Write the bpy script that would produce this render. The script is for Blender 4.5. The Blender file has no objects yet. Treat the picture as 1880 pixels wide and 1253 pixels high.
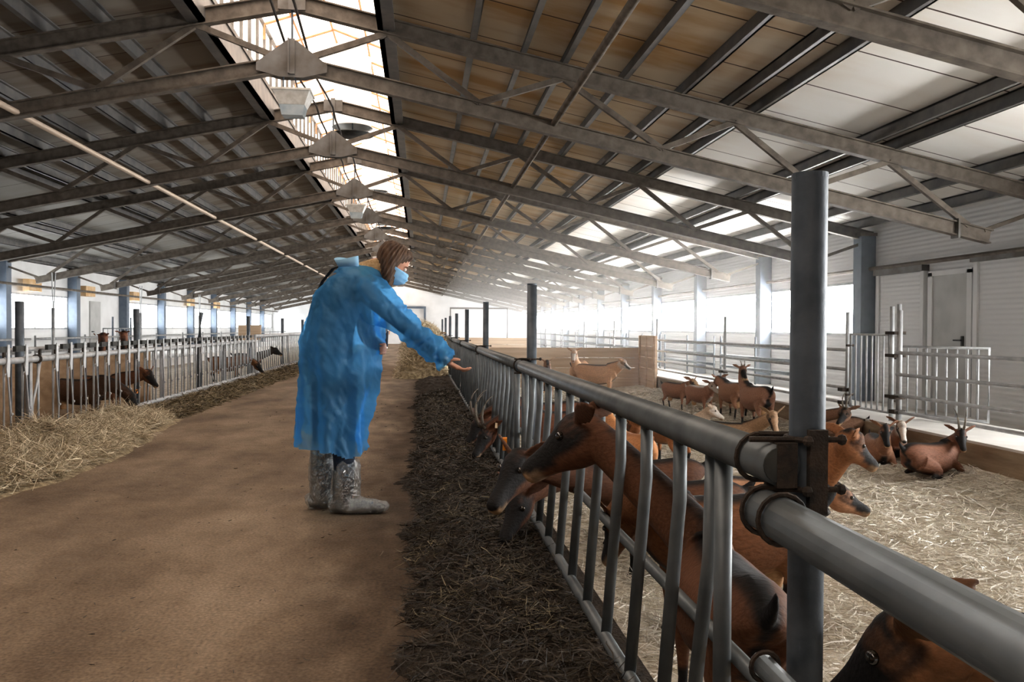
import bpy, math, random
import numpy as np
from mathutils import Vector, Matrix, noise, kdtree
random.seed(7); RNG = np.random.default_rng(11)
SC = bpy.context.scene
COL = SC.collection

# ------------------------------------------------------------------ camera
F, YAW, PIT, ROL, HC = 1500.0, .1104, .0161, -.0053, 1.15
def camera():
    cd = bpy.data.cameras.new('camera'); co = bpy.data.objects.new('camera', cd); COL.objects.link(co)
    cy, sy, cp, sp, cr, sr = math.cos(YAW), math.sin(YAW), math.cos(PIT), math.sin(PIT), math.cos(ROL), math.sin(ROL)
    yd = Vector((sy, cy, 0)); z = Vector((0, 0, 1))
    fw = yd*cp - z*sp; up0 = yd*sp + z*cp; r0 = Vector((cy, -sy, 0))
    r = r0*cr - up0*sr; u = r0*sr + up0*cr
    m = Matrix((r, u, -fw)).transposed().to_4x4(); m.translation = Vector((0, 0, HC))
    co.matrix_world = m
    cd.sensor_width = 36; cd.lens = 36*F/1880; cd.clip_start = .05; cd.clip_end = 300
    SC.camera = co
camera()

# ------------------------------------------------------------------ light and exposure
SC.view_settings.view_transform = 'Standard'; SC.view_settings.look = 'None'
HAZE = .013
SC.view_settings.exposure = 0.22; SC.view_settings.gamma = 1; SC.view_settings.use_curve_mapping = False
W = bpy.data.worlds.new('sky'); SC.world = W; W.use_nodes = True
W.node_tree.nodes['Background'].inputs[0].default_value = (.9, .95, 1, 1)
W.node_tree.nodes['Background'].inputs[1].default_value = 1.0
WIN_R, WIN_L, MON = 42.0, 11.0, 2.6           # radiance of the daylit translucent panes
cy = SC.cycles
cy.max_bounces = 7; cy.diffuse_bounces = 4; cy.glossy_bounces = 2; cy.transmission_bounces = 4
cy.transparent_max_bounces = 10; cy.caustics_reflective = False; cy.caustics_refractive = False
cy.use_denoising = True; cy.sample_clamp_indirect = 6.0; cy.blur_glossy = 1.0

# ------------------------------------------------------------------ materials
MATS = {}
def mat(name, c, rough=.7, metal=0.0, c2=None, scale=6.0, stretch=(1, 1, 1), bump=0.0, bscale=None, detail=6, spec=.3, lo=.35, hi=.65, emit=None):
    m = bpy.data.materials.new(name); m.use_nodes = True; nt = m.node_tree; b = nt.nodes['Principled BSDF']
    b.inputs['Roughness'].default_value = rough; b.inputs['Metallic'].default_value = metal
    b.inputs['Specular IOR Level'].default_value = spec
    b.inputs['Base Color'].default_value = (*c, 1)
    tc = nt.nodes.new('ShaderNodeTexCoord'); mp = nt.nodes.new('ShaderNodeMapping'); mp.inputs['Scale'].default_value = stretch
    nt.links.new(tc.outputs['Object'], mp.inputs[0])
    if c2 is not None:
        n = nt.nodes.new('ShaderNodeTexNoise'); n.inputs['Scale'].default_value = scale; n.inputs['Detail'].default_value = detail
        r = nt.nodes.new('ShaderNodeValToRGB'); r.color_ramp.elements[0].position = lo; r.color_ramp.elements[1].position = hi
        r.color_ramp.elements[0].color = (*c, 1); r.color_ramp.elements[1].color = (*c2, 1)
        nt.links.new(mp.outputs[0], n.inputs[0]); nt.links.new(n.outputs[0], r.inputs[0]); nt.links.new(r.outputs[0], b.inputs['Base Color'])
    if bump:
        n2 = nt.nodes.new('ShaderNodeTexNoise'); n2.inputs['Scale'].default_value = bscale or scale*4; n2.inputs['Detail'].default_value = 8
        bp = nt.nodes.new('ShaderNodeBump'); bp.inputs['Strength'].default_value = bump; bp.inputs['Distance'].default_value = .02
        nt.links.new(mp.outputs[0], n2.inputs[0]); nt.links.new(n2.outputs[0], bp.inputs['Height']); nt.links.new(bp.outputs[0], b.inputs['Normal'])
    MATS[name] = m
    return m
def emis(name, c, s, c2=None):
    m = bpy.data.materials.new(name); m.use_nodes = True; nt = m.node_tree; b = nt.nodes['Principled BSDF']
    b.inputs['Base Color'].default_value = (*c, 1); b.inputs['Emission Color'].default_value = (*c, 1); b.inputs['Emission Strength'].default_value = s
    b.inputs['Roughness'].default_value = .5
    MATS[name] = m; return m
truss_m = mat('dusty_steel', (.085, .07, .057), .65, .3, (.155, .13, .105), 9, bump=.15)
plate_m = mat('bare_plate', (.17, .165, .16), .6, .3, (.09, .078, .065), 4)
galv = mat('galvanised', (.095, .107, .113), .46, .4, (.15, .165, .172), 9, bump=.02)
galvd = mat('galvanised_dull', (.055, .068, .082), .5, .4, (.095, .11, .128), 14, bump=.08)
galvl = mat('galvanised_pale', (.33, .34, .35), .5, .3, (.48, .49, .50), 12)
col_m = mat('column_paint', (.085, .11, .15), .5, .1, (.13, .16, .20), 4)
rust_m = mat('rusty_clamp', (.022, .019, .017), .8, .2, (.05, .034, .024), 30, bump=.3)
blackr = mat('black_rubber', (.02, .022, .022), .75, 0, (.05, .05, .045), 20)
cable_m = mat('cable', (.035, .03, .028), .8)
purlin_m = mat('purlin', (.10, .10, .10), .5, .5, (.16, .15, .14), 5)
white_m = mat('wall_white', (.66, .66, .655), .6, 0, (.78, .78, .78), 1.3, lo=.3, hi=.6)
conc = mat('platform_concrete', (.50, .48, .45), .85, 0, (.66, .64, .61), 2.2, bump=.15, bscale=30)
kerb_m = mat('stained_kerb', (.16, .11, .07), .9, 0, (.34, .26, .18), 3.5, stretch=(1, .4, 2.5), bump=.3)
wood_m = mat('pale_boards', (.52, .36, .23), .8, 0, (.66, .50, .35), 3, stretch=(.3, .3, 6), bump=.2)
brownb = mat('brown_board', (.17, .10, .05), .85, 0, (.25, .16, .09), 4, stretch=(1, 1, 3), bump=.2)
steel_white = mat('chimney_white', (.80, .79, .77), .4, 0, (.7, .68, .64), 3)
rustrib = mat('rusty_rib', (.50, .22, .10), .8, 0, (.62, .33, .18), 8)
lampm = mat('lamp_housing', (.62, .6, .56), .4, 0, (.45, .42, .37), 14)
glassm = mat('lamp_glass', (.30, .36, .40), .15, 0, (.45, .5, .52), 8, spec=.6)
orangeb = mat('orange_box', (.60, .36, .16), .7, 0, (.7, .5, .3), 5)
win_r = emis('daylight_pane_east', (1, .99, .97), WIN_R)
win_l = emis('daylight_pane_west', (.93, .97, 1), WIN_L)
mon_m = emis('skylight_sheet', (1, .90, .80), MON)

def node(nt, t, **k):
    n = nt.nodes.new(t)
    for a, v in k.items():
        if a.startswith('i_'): n.inputs[int(a[2:])].default_value = v
        else: setattr(n, a, v)
    return n
def floor_mat():
    m = mat('dusty_concrete', (.2, .15, .1), .95, bump=0); nt = m.node_tree; b = nt.nodes['Principled BSDF']; L = nt.links.new
    tc = node(nt, 'ShaderNodeTexCoord')
    n1 = node(nt, 'ShaderNodeTexNoise'); n1.inputs['Scale'].default_value = .9; n1.inputs['Detail'].default_value = 9; n1.inputs['Roughness'].default_value = .62
    mp = node(nt, 'ShaderNodeMapping'); mp.inputs['Scale'].default_value = (1.6, .8, 1); L(tc.outputs['Object'], mp.inputs[0]); L(mp.outputs[0], n1.inputs[0])
    r = node(nt, 'ShaderNodeValToRGB'); e = r.color_ramp.elements; e[0].position = .30; e[0].color = (.085, .056, .035, 1); e[1].position = .68; e[1].color = (.30, .225, .155, 1)
    x = r.color_ramp.elements.new(.5); x.color = (.19, .135, .088, 1)
    L(n1.outputs[0], r.inputs[0])
    n2 = node(nt, 'ShaderNodeTexNoise'); n2.inputs['Scale'].default_value = 70; n2.inputs['Detail'].default_value = 4
    L(tc.outputs['Object'], n2.inputs[0])
    mx = node(nt, 'ShaderNodeMix', data_type='RGBA', blend_type='OVERLAY'); mx.inputs[0].default_value = .85
    sx = node(nt, 'ShaderNodeSeparateXYZ'); L(tc.outputs['Object'], sx.inputs[0])
    mr = node(nt, 'ShaderNodeMapRange'); mr.inputs[1].default_value = -.85; mr.inputs[2].default_value = .05; L(sx.outputs[0], mr.inputs[0])
    n4 = node(nt, 'ShaderNodeTexNoise'); n4.inputs['Scale'].default_value = 3.2; n4.inputs['Detail'].default_value = 9; L(mp.outputs[0], n4.inputs[0])
    ad = node(nt, 'ShaderNodeMath', operation='ADD'); L(mr.outputs[0], ad.inputs[0]); L(n4.outputs[0], ad.inputs[1])
    r4 = node(nt, 'ShaderNodeMapRange'); r4.inputs[1].default_value = .75; r4.inputs[2].default_value = 1.35; r4.inputs[4].default_value = .9; L(ad.outputs[0], r4.inputs[0])
    dm = node(nt, 'ShaderNodeMix', data_type='RGBA'); dm.inputs[7].default_value = (.045, .028, .016, 1); L(r4.outputs[0], dm.inputs[0]); L(r.outputs[0], dm.inputs[6])
    L(dm.outputs[2], mx.inputs[6]); L(n2.outputs[0], mx.inputs[7]); L(mx.outputs[2], b.inputs['Base Color'])
    bp = node(nt, 'ShaderNodeBump'); bp.inputs['Strength'].default_value = .6; bp.inputs['Distance'].default_value = .025
    n3 = node(nt, 'ShaderNodeTexNoise'); n3.inputs['Scale'].default_value = 9; n3.inputs['Detail'].default_value = 10
    L(tc.outputs['Object'], n3.inputs[0]); L(n3.outputs[0], bp.inputs['Height']); L(bp.outputs[0], b.inputs['Normal'])
    return m
floor_m = floor_mat()
def roof_mat(name, inner, outer, stain, x0, x1):
    """insulation boards: seams across the slope, brown water stains near the ridge side"""
    m = mat(name, inner, .8); nt = m.node_tree; b = nt.nodes['Principled BSDF']; L = nt.links.new
    tc = node(nt, 'ShaderNodeTexCoord'); sp = node(nt, 'ShaderNodeSeparateXYZ'); L(tc.outputs['Object'], sp.inputs[0])
    mr = node(nt, 'ShaderNodeMapRange'); mr.inputs[1].default_value = x0; mr.inputs[2].default_value = x1; L(sp.outputs[0], mr.inputs[0])
    base = node(nt, 'ShaderNodeMix', data_type='RGBA'); base.inputs[6].default_value = (*inner, 1); base.inputs[7].default_value = (*outer, 1); L(mr.outputs[0], base.inputs[0])
    n = node(nt, 'ShaderNodeTexNoise'); n.inputs['Scale'].default_value = 1.1; n.inputs['Detail'].default_value = 6
    mp = node(nt, 'ShaderNodeMapping'); mp.inputs['Scale'].default_value = (.5, 2.2, 1); L(tc.outputs['Object'], mp.inputs[0]); L(mp.outputs[0], n.inputs[0])
    rr = node(nt, 'ShaderNodeValToRGB'); rr.color_ramp.elements[0].position = .45; rr.color_ramp.elements[1].position = .68; L(n.outputs[0], rr.inputs[0])
    inv = node(nt, 'ShaderNodeMath', operation='SUBTRACT'); inv.inputs[0].default_value = 1.1; L(mr.outputs[0], inv.inputs[1])
    mu = node(nt, 'ShaderNodeMath', operation='MULTIPLY'); L(rr.outputs[0], mu.inputs[0]); L(inv.outputs[0], mu.inputs[1])
    st = node(nt, 'ShaderNodeMix', data_type='RGBA'); st.inputs[7].default_value = (*stain, 1); L(mu.outputs[0], st.inputs[0]); L(base.outputs[2], st.inputs[6])
    md = node(nt, 'ShaderNodeMath', operation='MODULO'); md.inputs[1].default_value = 1.0; L(sp.outputs[1], md.inputs[0])
    lt = node(nt, 'ShaderNodeMath', operation='LESS_THAN'); lt.inputs[1].default_value = .022; L(md.outputs[0], lt.inputs[0])
    se = node(nt, 'ShaderNodeMix', data_type='RGBA'); se.inputs[7].default_value = (.05, .03, .02, 1); L(lt.outputs[0], se.inputs[0]); L(st.outputs[2], se.inputs[6])
    L(se.outputs[2], b.inputs['Base Color']); return m
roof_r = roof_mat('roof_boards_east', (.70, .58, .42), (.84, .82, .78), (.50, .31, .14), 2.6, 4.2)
roof_l_shaded = roof_mat('roof_boards_west_shaded', (.19, .165, .135), (.24, .235, .22), (.11, .075, .045), -3, -8)  # same boards as the east slope, dimmer side's shade put into the colours
def wall_panel_mat():
    m = mat('ribbed_white_panel', (.7, .7, .7), .55); nt = m.node_tree; b = nt.nodes['Principled BSDF']; L = nt.links.new
    tc = node(nt, 'ShaderNodeTexCoord'); sp = node(nt, 'ShaderNodeSeparateXYZ'); L(tc.outputs['Object'], sp.inputs[0])
    a = node(nt, 'ShaderNodeMath', operation='MULTIPLY'); a.inputs[1].default_value = 95; L(sp.outputs[2], a.inputs[0])
    s = node(nt, 'ShaderNodeMath', operation='SINE'); L(a.outputs[0], s.inputs[0])
    bp = node(nt, 'ShaderNodeBump'); bp.inputs['Strength'].default_value = .5; bp.inputs['Distance'].default_value = .006
    L(s.outputs[0], bp.inputs['Height']); L(bp.outputs[0], b.inputs['Normal']); return m
ribbed = wall_panel_mat()
def straw_mat(name, a, bcol, tl=.25):
    m = bpy.data.materials.new(name); m.use_nodes = True; nt = m.node_tree; b = nt.nodes['Principled BSDF']; L = nt.links.new
    b.inputs['Roughness'].default_value = .55; b.inputs['Specular IOR Level'].default_value = .35
    at = node(nt, 'ShaderNodeAttribute', attribute_name='rnd')
    r = node(nt, 'ShaderNodeValToRGB'); r.color_ramp.elements[0].color = (*a, 1); r.color_ramp.elements[1].color = (*bcol, 1)
    L(at.outputs['Fac'], r.inputs[0]); L(r.outputs[0], b.inputs['Base Color']); return m
straw_s = straw_mat('straw_stems', (.50, .44, .34), (.98, .95, .88))
hay_s = straw_mat('hay_stems', (.26, .20, .12), (.85, .74, .54))
dark_s = straw_mat('silage_stems', (.012, .008, .005), (.07, .052, .032))
pen_g = mat('bedding', (.42, .36, .27), .95, 0, (.82, .76, .65), 14, bump=.9, bscale=60)
dark_g = mat('silage_heap', (.012, .008, .005), .95, 0, (.04, .028, .018), 20, bump=.9, bscale=70)
hay_g = mat('hay_heap', (.15, .11, .065), .95, 0, (.46, .37, .23), 16, bump=.9, bscale=60)

# ------------------------------------------------------------------ mesh helpers
class MB:
    def __init__(s): s.v = []; s.f = []
    def add(s, vs, fs):
        n = len(s.v); s.v += [tuple(v) for v in vs]; s.f += [tuple(i+n for i in f) for f in fs]; return s
    def box(s, c, d, rz=0, ry=0, rx=0):
        m = Matrix.Rotation(rz, 3, 'Z') @ Matrix.Rotation(ry, 3, 'Y') @ Matrix.Rotation(rx, 3, 'X'); c = Vector(c)
        vs = [c + m @ Vector((x*d[0]/2, y*d[1]/2, z*d[2]/2)) for x in (-1, 1) for y in (-1, 1) for z in (-1, 1)]
        return s.add(vs, [(0, 1, 3, 2), (4, 6, 7, 5), (0, 4, 5, 1), (2, 3, 7, 6), (0, 2, 6, 4), (1, 5, 7, 3)])
    def bb(s, a, b):
        return s.box([(p+q)/2 for p, q in zip(a, b)], [abs(q-p) for p, q in zip(a, b)])
    def tube(s, pts, r, n=10, ref=None, flat=None, cap=True):
        """round tube along pts; r scalar or list; flat=(a,b) gives an oval section along (side, up)"""
        pts = [Vector(p) for p in pts]; N = len(pts); vs = []; fs = []
        for i, p in enumerate(pts):
            t = (pts[min(i+1, N-1)] - pts[max(i-1, 0)]).normalized()
            rf = Vector(ref) if ref else (Vector((0, 0, 1)) if abs(t.z) < .9 else Vector((0, 1, 0)))
            a = t.cross(rf).normalized(); b = a.cross(t).normalized()
            rr = r[i] if isinstance(r, (list, tuple)) else r
            ra, rb = (flat[0], flat[1]) if flat else (rr, rr)
            for k in range(n):
                w = 2*math.pi*k/n; vs.append(p + a*(ra*math.cos(w)) + b*(rb*math.sin(w)))
        for i in range(N-1):
            for k in range(n):
                k2 = (k+1) % n; fs.append((i*n+k, i*n+k2, (i+1)*n+k2, (i+1)*n+k))
        if cap: fs.append(tuple(range(n-1, -1, -1))); fs.append(tuple((N-1)*n+k for k in range(n)))
        return s.add(vs, fs)
    def ring(s, c, R, r, axis, n=18, m=6, a0=0, a1=2*math.pi):
        c = Vector(c); ax = Vector(axis).normalized(); q = Vector((0, 0, 1)) if abs(ax.z) < .9 else Vector((1, 0, 0))
        u = ax.cross(q).normalized(); v = ax.cross(u)
        pts = [c + u*R*math.cos(a0+(a1-a0)*k/n) + v*R*math.sin(a0+(a1-a0)*k/n) for k in range(n+1)]
        return s.tube(pts, r, m, ref=ax)
    def beam(s, a, b, h, w, t=.014):
        """I section along a-b, web in the vertical plane, flanges across"""
        a = Vector(a); b = Vector(b); d = (b-a); L = d.length; d.normalize()
        side = d.cross(Vector((0, 0, 1))).normalized(); up = side.cross(d).normalized(); c = (a+b)/2
        for off, hh, ww in ((0, h-2*t, t), (h/2-t/2, t, w), (-h/2+t/2, t, w)):
            o = c + up*off
            vs = [o + d*(x*L/2) + side*(y*ww/2) + up*(z*hh/2) for x in (-1, 1) for y in (-1, 1) for z in (-1, 1)]
            s.add(vs, [(0, 1, 3, 2), (4, 6, 7, 5), (0, 4, 5, 1), (2, 3, 7, 6), (0, 2, 6, 4), (1, 5, 7, 3)])
        return s
    def bar(s, a, b, w, h, ref=(0, 0, 1)):
        a = Vector(a); b = Vector(b); d = (b-a); L = d.length; d.normalize()
        side = d.cross(Vector(ref)).normalized(); up = side.cross(d).normalized(); c = (a+b)/2
        vs = [c + d*(x*L/2) + side*(y*w/2) + up*(z*h/2) for x in (-1, 1) for y in (-1, 1) for z in (-1, 1)]
        return s.add(vs, [(0, 1, 3, 2), (4, 6, 7, 5), (0, 4, 5, 1), (2, 3, 7, 6), (0, 2, 6, 4), (1, 5, 7, 3)])
    def lathe(s, prof, c, n=24):
        c = Vector(c); N = len(prof); vs = [c + Vector((r*math.cos(2*math.pi*k/n), r*math.sin(2*math.pi*k/n), z)) for r, z in prof for k in range(n)]
        fs = [(i*n+k, i*n+(k+1) % n, (i+1)*n+(k+1) % n, (i+1)*n+k) for i in range(N-1) for k in range(n)]
        return s.add(vs, fs)
    def ball(s, c, r, n=10, m=7, sc=(1, 1, 1)):
        vs = []; c = Vector(c)
        for i in range(m+1):
            a = math.pi*i/m
            for k in range(n):
                w = 2*math.pi*k/n; vs.append(c + Vector((r*sc[0]*math.sin(a)*math.cos(w), r*sc[1]*math.sin(a)*math.sin(w), r*sc[2]*math.cos(a))))
        return s.add(vs, [(i*n+k, i*n+(k+1) % n, (i+1)*n+(k+1) % n, (i+1)*n+k) for i in range(m) for k in range(n)])
    def build(s, name, m, parent=None, smooth=False, label=None):
        off = parent_off(parent)
        me = bpy.data.meshes.new(name)
        me.from_pydata([(x-off[0], y-off[1], z-off[2]) for x, y, z in s.v] if off else s.v, [], s.f)
        me.materials.append(m); me.validate(); me.update()
        if smooth: me.polygons.foreach_set('use_smooth', [True]*len(me.polygons))
        o = bpy.data.objects.new(name, me); COL.objects.link(o)
        if parent: o.parent = parent
        if label: o['label'] = label
        return o
OFF = {}
def parent_off(p):
    if p is None: return None
    x, y, z = 0, 0, 0
    while p is not None:
        x += p.location[0]; y += p.location[1]; z += p.location[2]; p = p.parent
    return (x, y, z)
def thing(name, label, cat, loc=(0, 0, 0), group=None):
    o = bpy.data.objects.new(name, None); COL.objects.link(o); o.location = loc; o.empty_display_size = .1
    o['label'] = label; o['category'] = cat
    if group: o['group'] = group
    return o
def tag(o, label, cat, group=None, kind=None):
    o['label'] = label; o['category'] = cat
    if group: o['group'] = group
    if kind: o['kind'] = kind
    return o
def struct(name, mb, m): 
    o = mb.build(name, m); o['kind'] = 'structure'; return o
def dup(root, loc, label=None):
    r = root.copy(); COL.objects.link(r); r.location = loc
    if label: r['label'] = label
    for ch in root.children:
        c = ch.copy(); COL.objects.link(c); c.parent = r
        for g in ch.children:
            d = g.copy(); COL.objects.link(d); d.parent = c
    return r
ORD = ['first', 'second', 'third', 'fourth', 'fifth', 'sixth', 'seventh', 'eighth', 'ninth', 'tenth', 'eleventh', 'twelfth', 'thirteenth', 'fourteenth', 'fifteenth', 'sixteenth', 'seventeenth', 'eighteenth', 'nineteenth', 'twentieth'] + ['twenty-'+q for q in ('first', 'second', 'third', 'fourth', 'fifth', 'sixth', 'seventh', 'eighth', 'ninth')] + ['thirtieth', 'thirty-first']

# ------------------------------------------------------------------ building shell
XR, ZU, ZL, SL = -1.35, 4.54, 3.906, .213          # ridge line, chord heights, slope
XE, XW = 7.40, -10.08                              # inner faces of the side walls
GY = [.795+4*i for i in range(15)]                 # frame grid; frame index 2 is at Y 8.795
YN, YF = -7.5, 57.0
MH = .92                                           # half width of the ridge opening
def roofz(dx): return ZU + .24 - SL*abs(dx)
b = MB().bb((-3.62, YN, -.2), (.66, YF, 0)); struct('floor', b, floor_m)
for nm, sx, mm in (('ceiling', 1, roof_r), ('ceiling', -1, roof_l_shaded)):
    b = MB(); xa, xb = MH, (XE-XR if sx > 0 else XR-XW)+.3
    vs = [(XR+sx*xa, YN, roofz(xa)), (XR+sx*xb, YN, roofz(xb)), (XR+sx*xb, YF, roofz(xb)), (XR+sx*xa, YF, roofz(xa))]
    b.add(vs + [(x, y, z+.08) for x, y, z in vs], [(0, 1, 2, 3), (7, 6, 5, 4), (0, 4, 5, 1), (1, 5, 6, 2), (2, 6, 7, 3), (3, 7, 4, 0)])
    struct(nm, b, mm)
# side walls with window openings
SB, ST = 1.09, 1.93
def side_wall(name, x, sgn, blank, m):
    b = MB(); o = .12*sgn; top = roofz(abs(x-XR))+.1; za = -.3
    ys = [YN] + GY + [YF]
    b.bb((x, YN, za), (x+o, YF, SB)); b.bb((x, YN, ST), (x+o, YF, top))
    k = 0
    for i in range(len(ys)-1):
        y0, y1 = ys[i], ys[i+1]
        if i-1 in blank: b.bb((x, y0, SB), (x+o, y1, ST)); continue
        b.bb((x, y0, SB), (x+o, y0+.16, ST)); b.bb((x, y1-.16, SB), (x+o, y1, ST))
    struct(name, b, m)
    for i in range(len(ys)-1):
        if i-1 in blank: continue
        y0, y1 = ys[i]+.16, ys[i+1]-.16; k += 1
        w = MB().bb((x+o*.55, y0, SB), (x+o*.8, y1, ST)).build('window_%d' % (k + (20 if sgn < 0 else 0)), win_r if sgn > 0 else win_l); w['kind'] = 'structure'
        fr = MB(); ym = y0+(y1-y0)*(.5)
        fr.bb((x+o*.3, ym-.02, SB), (x+o*.5, ym+.02, ST)); fr.bb((x-o*.1, y0-.03, SB-.05), (x+o*.5, y1+.03, SB)); fr.bb((x-o*.1, y0-.03, ST), (x+o*.5, y1+.03, ST+.04))
        fr.build('window_frame', galvl, w)
side_wall('wall_right', XE, 1, (-1, 2), ribbed)
side_wall('wall_left', XW, -1, (-1, 0, 1, 2, 3, 6), white_m)
b = MB()
zt = lambda x: roofz(abs(x-XR))
for y in (YF, YN):
    b.add([(XW, y, -.3), (XE, y, -.3), (XE, y, zt(XE)+.1), (XR+MH, y, zt(XR+MH)+1.4), (XR-MH, y, zt(XR-MH)+1.4), (XW, y, zt(XW)+.1)], [(0, 1, 2, 3, 4, 5)])
    struct('wall_back' if y == YF else 'wall_front', b, white_m if y == YF else brownb); b = MB()
# ridge monitor: translucent side panes and gable sheets with rusty ribs
def monitor():
    z0 = roofz(MH)+.02; z1 = z0+.85; z2 = z1+.32
    for sx in (1, -1):
        x = XR+sx*MH
        w = MB().bb((x-.01, YN, z0), (x+.01, YF, z1)).build('window_41' if sx > 0 else 'window_42', mon_m); w['kind'] = 'structure'
        rb = MB()
        for k in range(int((YF-YN)/.5)): rb.bb((x-sx*.05, YN+.5*k, z0), (x-sx*.012, YN+.5*k+.035, z1))
        rb.bb((x-sx*.05, YN, z1-.04), (x-sx*.01, YF, z1)); rb.bb((x-sx*.06, YN, z0), (x-sx*.012, YF, z0+.06))
        rb.build('window_frame', plate_m, w)
        b = MB(); b.add([(x, YN, z1), (x, YF, z1), (XR, YF, z2), (XR, YN, z2)], [(0, 1, 2, 3)])
        w = b.build('window_43' if sx > 0 else 'window_44', mon_m); w['kind'] = 'structure'
        cu = MB().bb((x-sx*.04, YN, roofz(MH)-.3), (x+sx*.02, YF, z0)).bb((x-sx*.04, YN, roofz(MH)-.3), (x+sx*.14, YF, roofz(MH)-.26)); struct('trim_%d' % (1 if sx > 0 else 2), cu, purlin_m)
    t = thing('skylight_rib_frame', 'rust stained ribs under the glowing ridge skylight', 'skylight frame', (XR, 8, z1))
    g = MB()
    for x in (XR-.5, XR-.02, XR+.5): g.tube([(x, YN, z2-.05-.32*abs(x-XR)/MH), (x, YF, z2-.05-.32*abs(x-XR)/MH)], .016, 5)
    g.build('purlin', rustrib, t)
    k = 0
    for y in np.arange(6.2, 52, .95):
        MB().tube([(XR-MH+.05, y, z1-.25), (XR-MH+.06, y, z1-.04), (XR, y, z2-.06), (XR+MH-.06, y, z1-.04), (XR+MH-.05, y, z1-.25)], .02, 5).build('rib', rustrib, t)
monitor()
# platforms, kerbs, pen floors
b = MB().bb((4.43, YN, -.2), (5.35, YF, .256)); struct('floor_right_platform', b, conc)
b = MB().bb((4.415, YN, -.2), (4.43, YF, .235)); struct('kerb_trim_3', b, kerb_m)
b = MB().bb((5.35, YN, -.2), (XE, YF, -.02)); struct('floor_right_passage', b, conc)
b = MB().bb((-9.98, YN, -.2), (-7.4, YF, .20)); struct('floor_left_platform', b, conc)
b = MB().bb((.60, YN, -.2), (.74, YF, .03)); struct('trim_4', b, dark_g)
b = MB().bb((-3.72, YN, -.2), (-3.52, YF, .07)); struct('trim_5', b, conc)

def heightfield(name, x0, x1, y0, y1, nx, ny, hf, m, label, cat, sub=None):
    xs = np.linspace(x0, x1, nx)
    ys = y0 + (y1-y0)*np.linspace(0, 1, ny)**(1.6 if sub else 1)
    v = [(float(x), float(y), hf(float(x), float(y))) for y in ys for x in xs]
    f = [(j*nx+i, j*nx+i+1, (j+1)*nx+i+1, (j+1)*nx+i) for j in range(ny-1) for i in range(nx-1)]
    # skirt closes the heap to its base so it has thickness
    mb = MB().add(v, f)
    o = mb.build(name, m, smooth=True)
    if label: tag(o, label, cat, kind='stuff')
    return o
def fbm(x, y, s, o=4, z=0.0): return noise.fractal(Vector((x*s, y*s, z)), 1.0, 2.0, o)
def pen_h(x, y): return -.06 + .035*fbm(x, y, 1.3, 4, 3.1) + .012*fbm(x, y, 7, 3, 1.7) + (.10*max(0, (x-3.7)/.73) if x > 3.7 else 0) + .06*max(0, 1-abs(x-.85)/.25)*0
def strands(name, n, sampler, hf, mat_, L=(.06, .2), w=.0022, lift=.012, pitch=.35, parent=None, curl=.5, bend=None):
    P = sampler(n); P = P[np.array([hf(float(p[0]), float(p[1])) > -.1 for p in P])] if name != 'silage_stems' else P[np.array([hf(float(p[0]), float(p[1])) > -.004 for p in P])]; n = len(P)
    z = np.array([hf(float(p[0]), float(p[1])) for p in P]) + RNG.uniform(0, lift, n)
    az = RNG.uniform(0, 2*np.pi, n); pt = RNG.normal(0, pitch, n)*.6; ln = RNG.uniform(L[0], L[1], n)*.5
    d = np.stack([np.cos(az)*np.cos(pt), np.sin(az)*np.cos(pt), np.sin(pt)], 1)
    c = np.stack([P[:, 0], P[:, 1], z], 1); c[:, 2] += np.abs(np.sin(pt))*ln*.6
    side = np.stack([-np.sin(az), np.cos(az), np.zeros(n)], 1); tilt = RNG.uniform(-1.2, 1.2, n)
    sd = side*np.cos(tilt)[:, None] + np.array([0, 0, 1.0])*np.sin(tilt)[:, None]
    bow = side*(RNG.normal(0, curl, n)*ln*.35)[:, None]; bow[:, 2] += RNG.normal(0, .25, n)*ln*.5
    wd = (w*RNG.uniform(.6, 1.4, n) * (P[:, 2] if P.shape[1] > 2 else 1))[:, None]
    A = c - d*ln[:, None]; B = c + bow; C = c + d*ln[:, None]
    V = np.stack([A-sd*wd*.6, A+sd*wd*.6, B-sd*wd, B+sd*wd, C-sd*wd*.4, C+sd*wd*.4], 1).reshape(-1, 3)
    base = (np.arange(n)*6)[:, None]
    Fc = np.stack([base+np.array([0, 1, 3, 2]), base+np.array([2, 3, 5, 4])], 1).reshape(-1, 4)
    me = bpy.data.meshes.new(name); me.vertices.add(len(V)); me.vertices.foreach_set('co', V.astype(np.float32).ravel())
    nf = len(Fc); me.loops.add(nf*4); me.loops.foreach_set('vertex_index', Fc.astype(np.int32).ravel())
    me.polygons.add(nf); me.polygons.foreach_set('loop_start', np.arange(0, nf*4, 4, dtype=np.int32)); me.polygons.foreach_set('loop_total', np.full(nf, 4, dtype=np.int32))
    me.update(calc_edges=True)
    at = me.attributes.new('rnd', 'FLOAT', 'POINT'); at.data.foreach_set('value', np.repeat(RNG.uniform(0, 1, n)**1.5, 6).astype(np.float32))
    me.materials.append(mat_); o = bpy.data.objects.new(name, me); COL.objects.link(o)
    if parent: o.parent = parent
    return o
o = heightfield('straw_bedding', .74, 4.42, -1.0, 56, 70, 420, pen_h, pen_g, 'pale trampled straw covering the goat pen floor behind the fence', 'straw', sub=True)
def samp_pen(n):
    y = .6 + 14*RNG.uniform(0, 1, n)**1.9; x = RNG.uniform(.78, 4.35, n); s = .8+y/5.5
    return np.stack([x, y, s], 1)
strands('straw_stems', 110000, samp_pen, pen_h, straw_s, L=(.05, .17), w=.0016, lift=.02, pitch=.3, parent=o)
o = heightfield('straw_bedding', -7.38, -3.74, 3, 56, 20, 200, lambda x, y: -.03+.03*fbm(x, y, 1.2, 3, 9), pen_g, 'straw covered pen floor behind the headlock barrier', 'straw')
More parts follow.
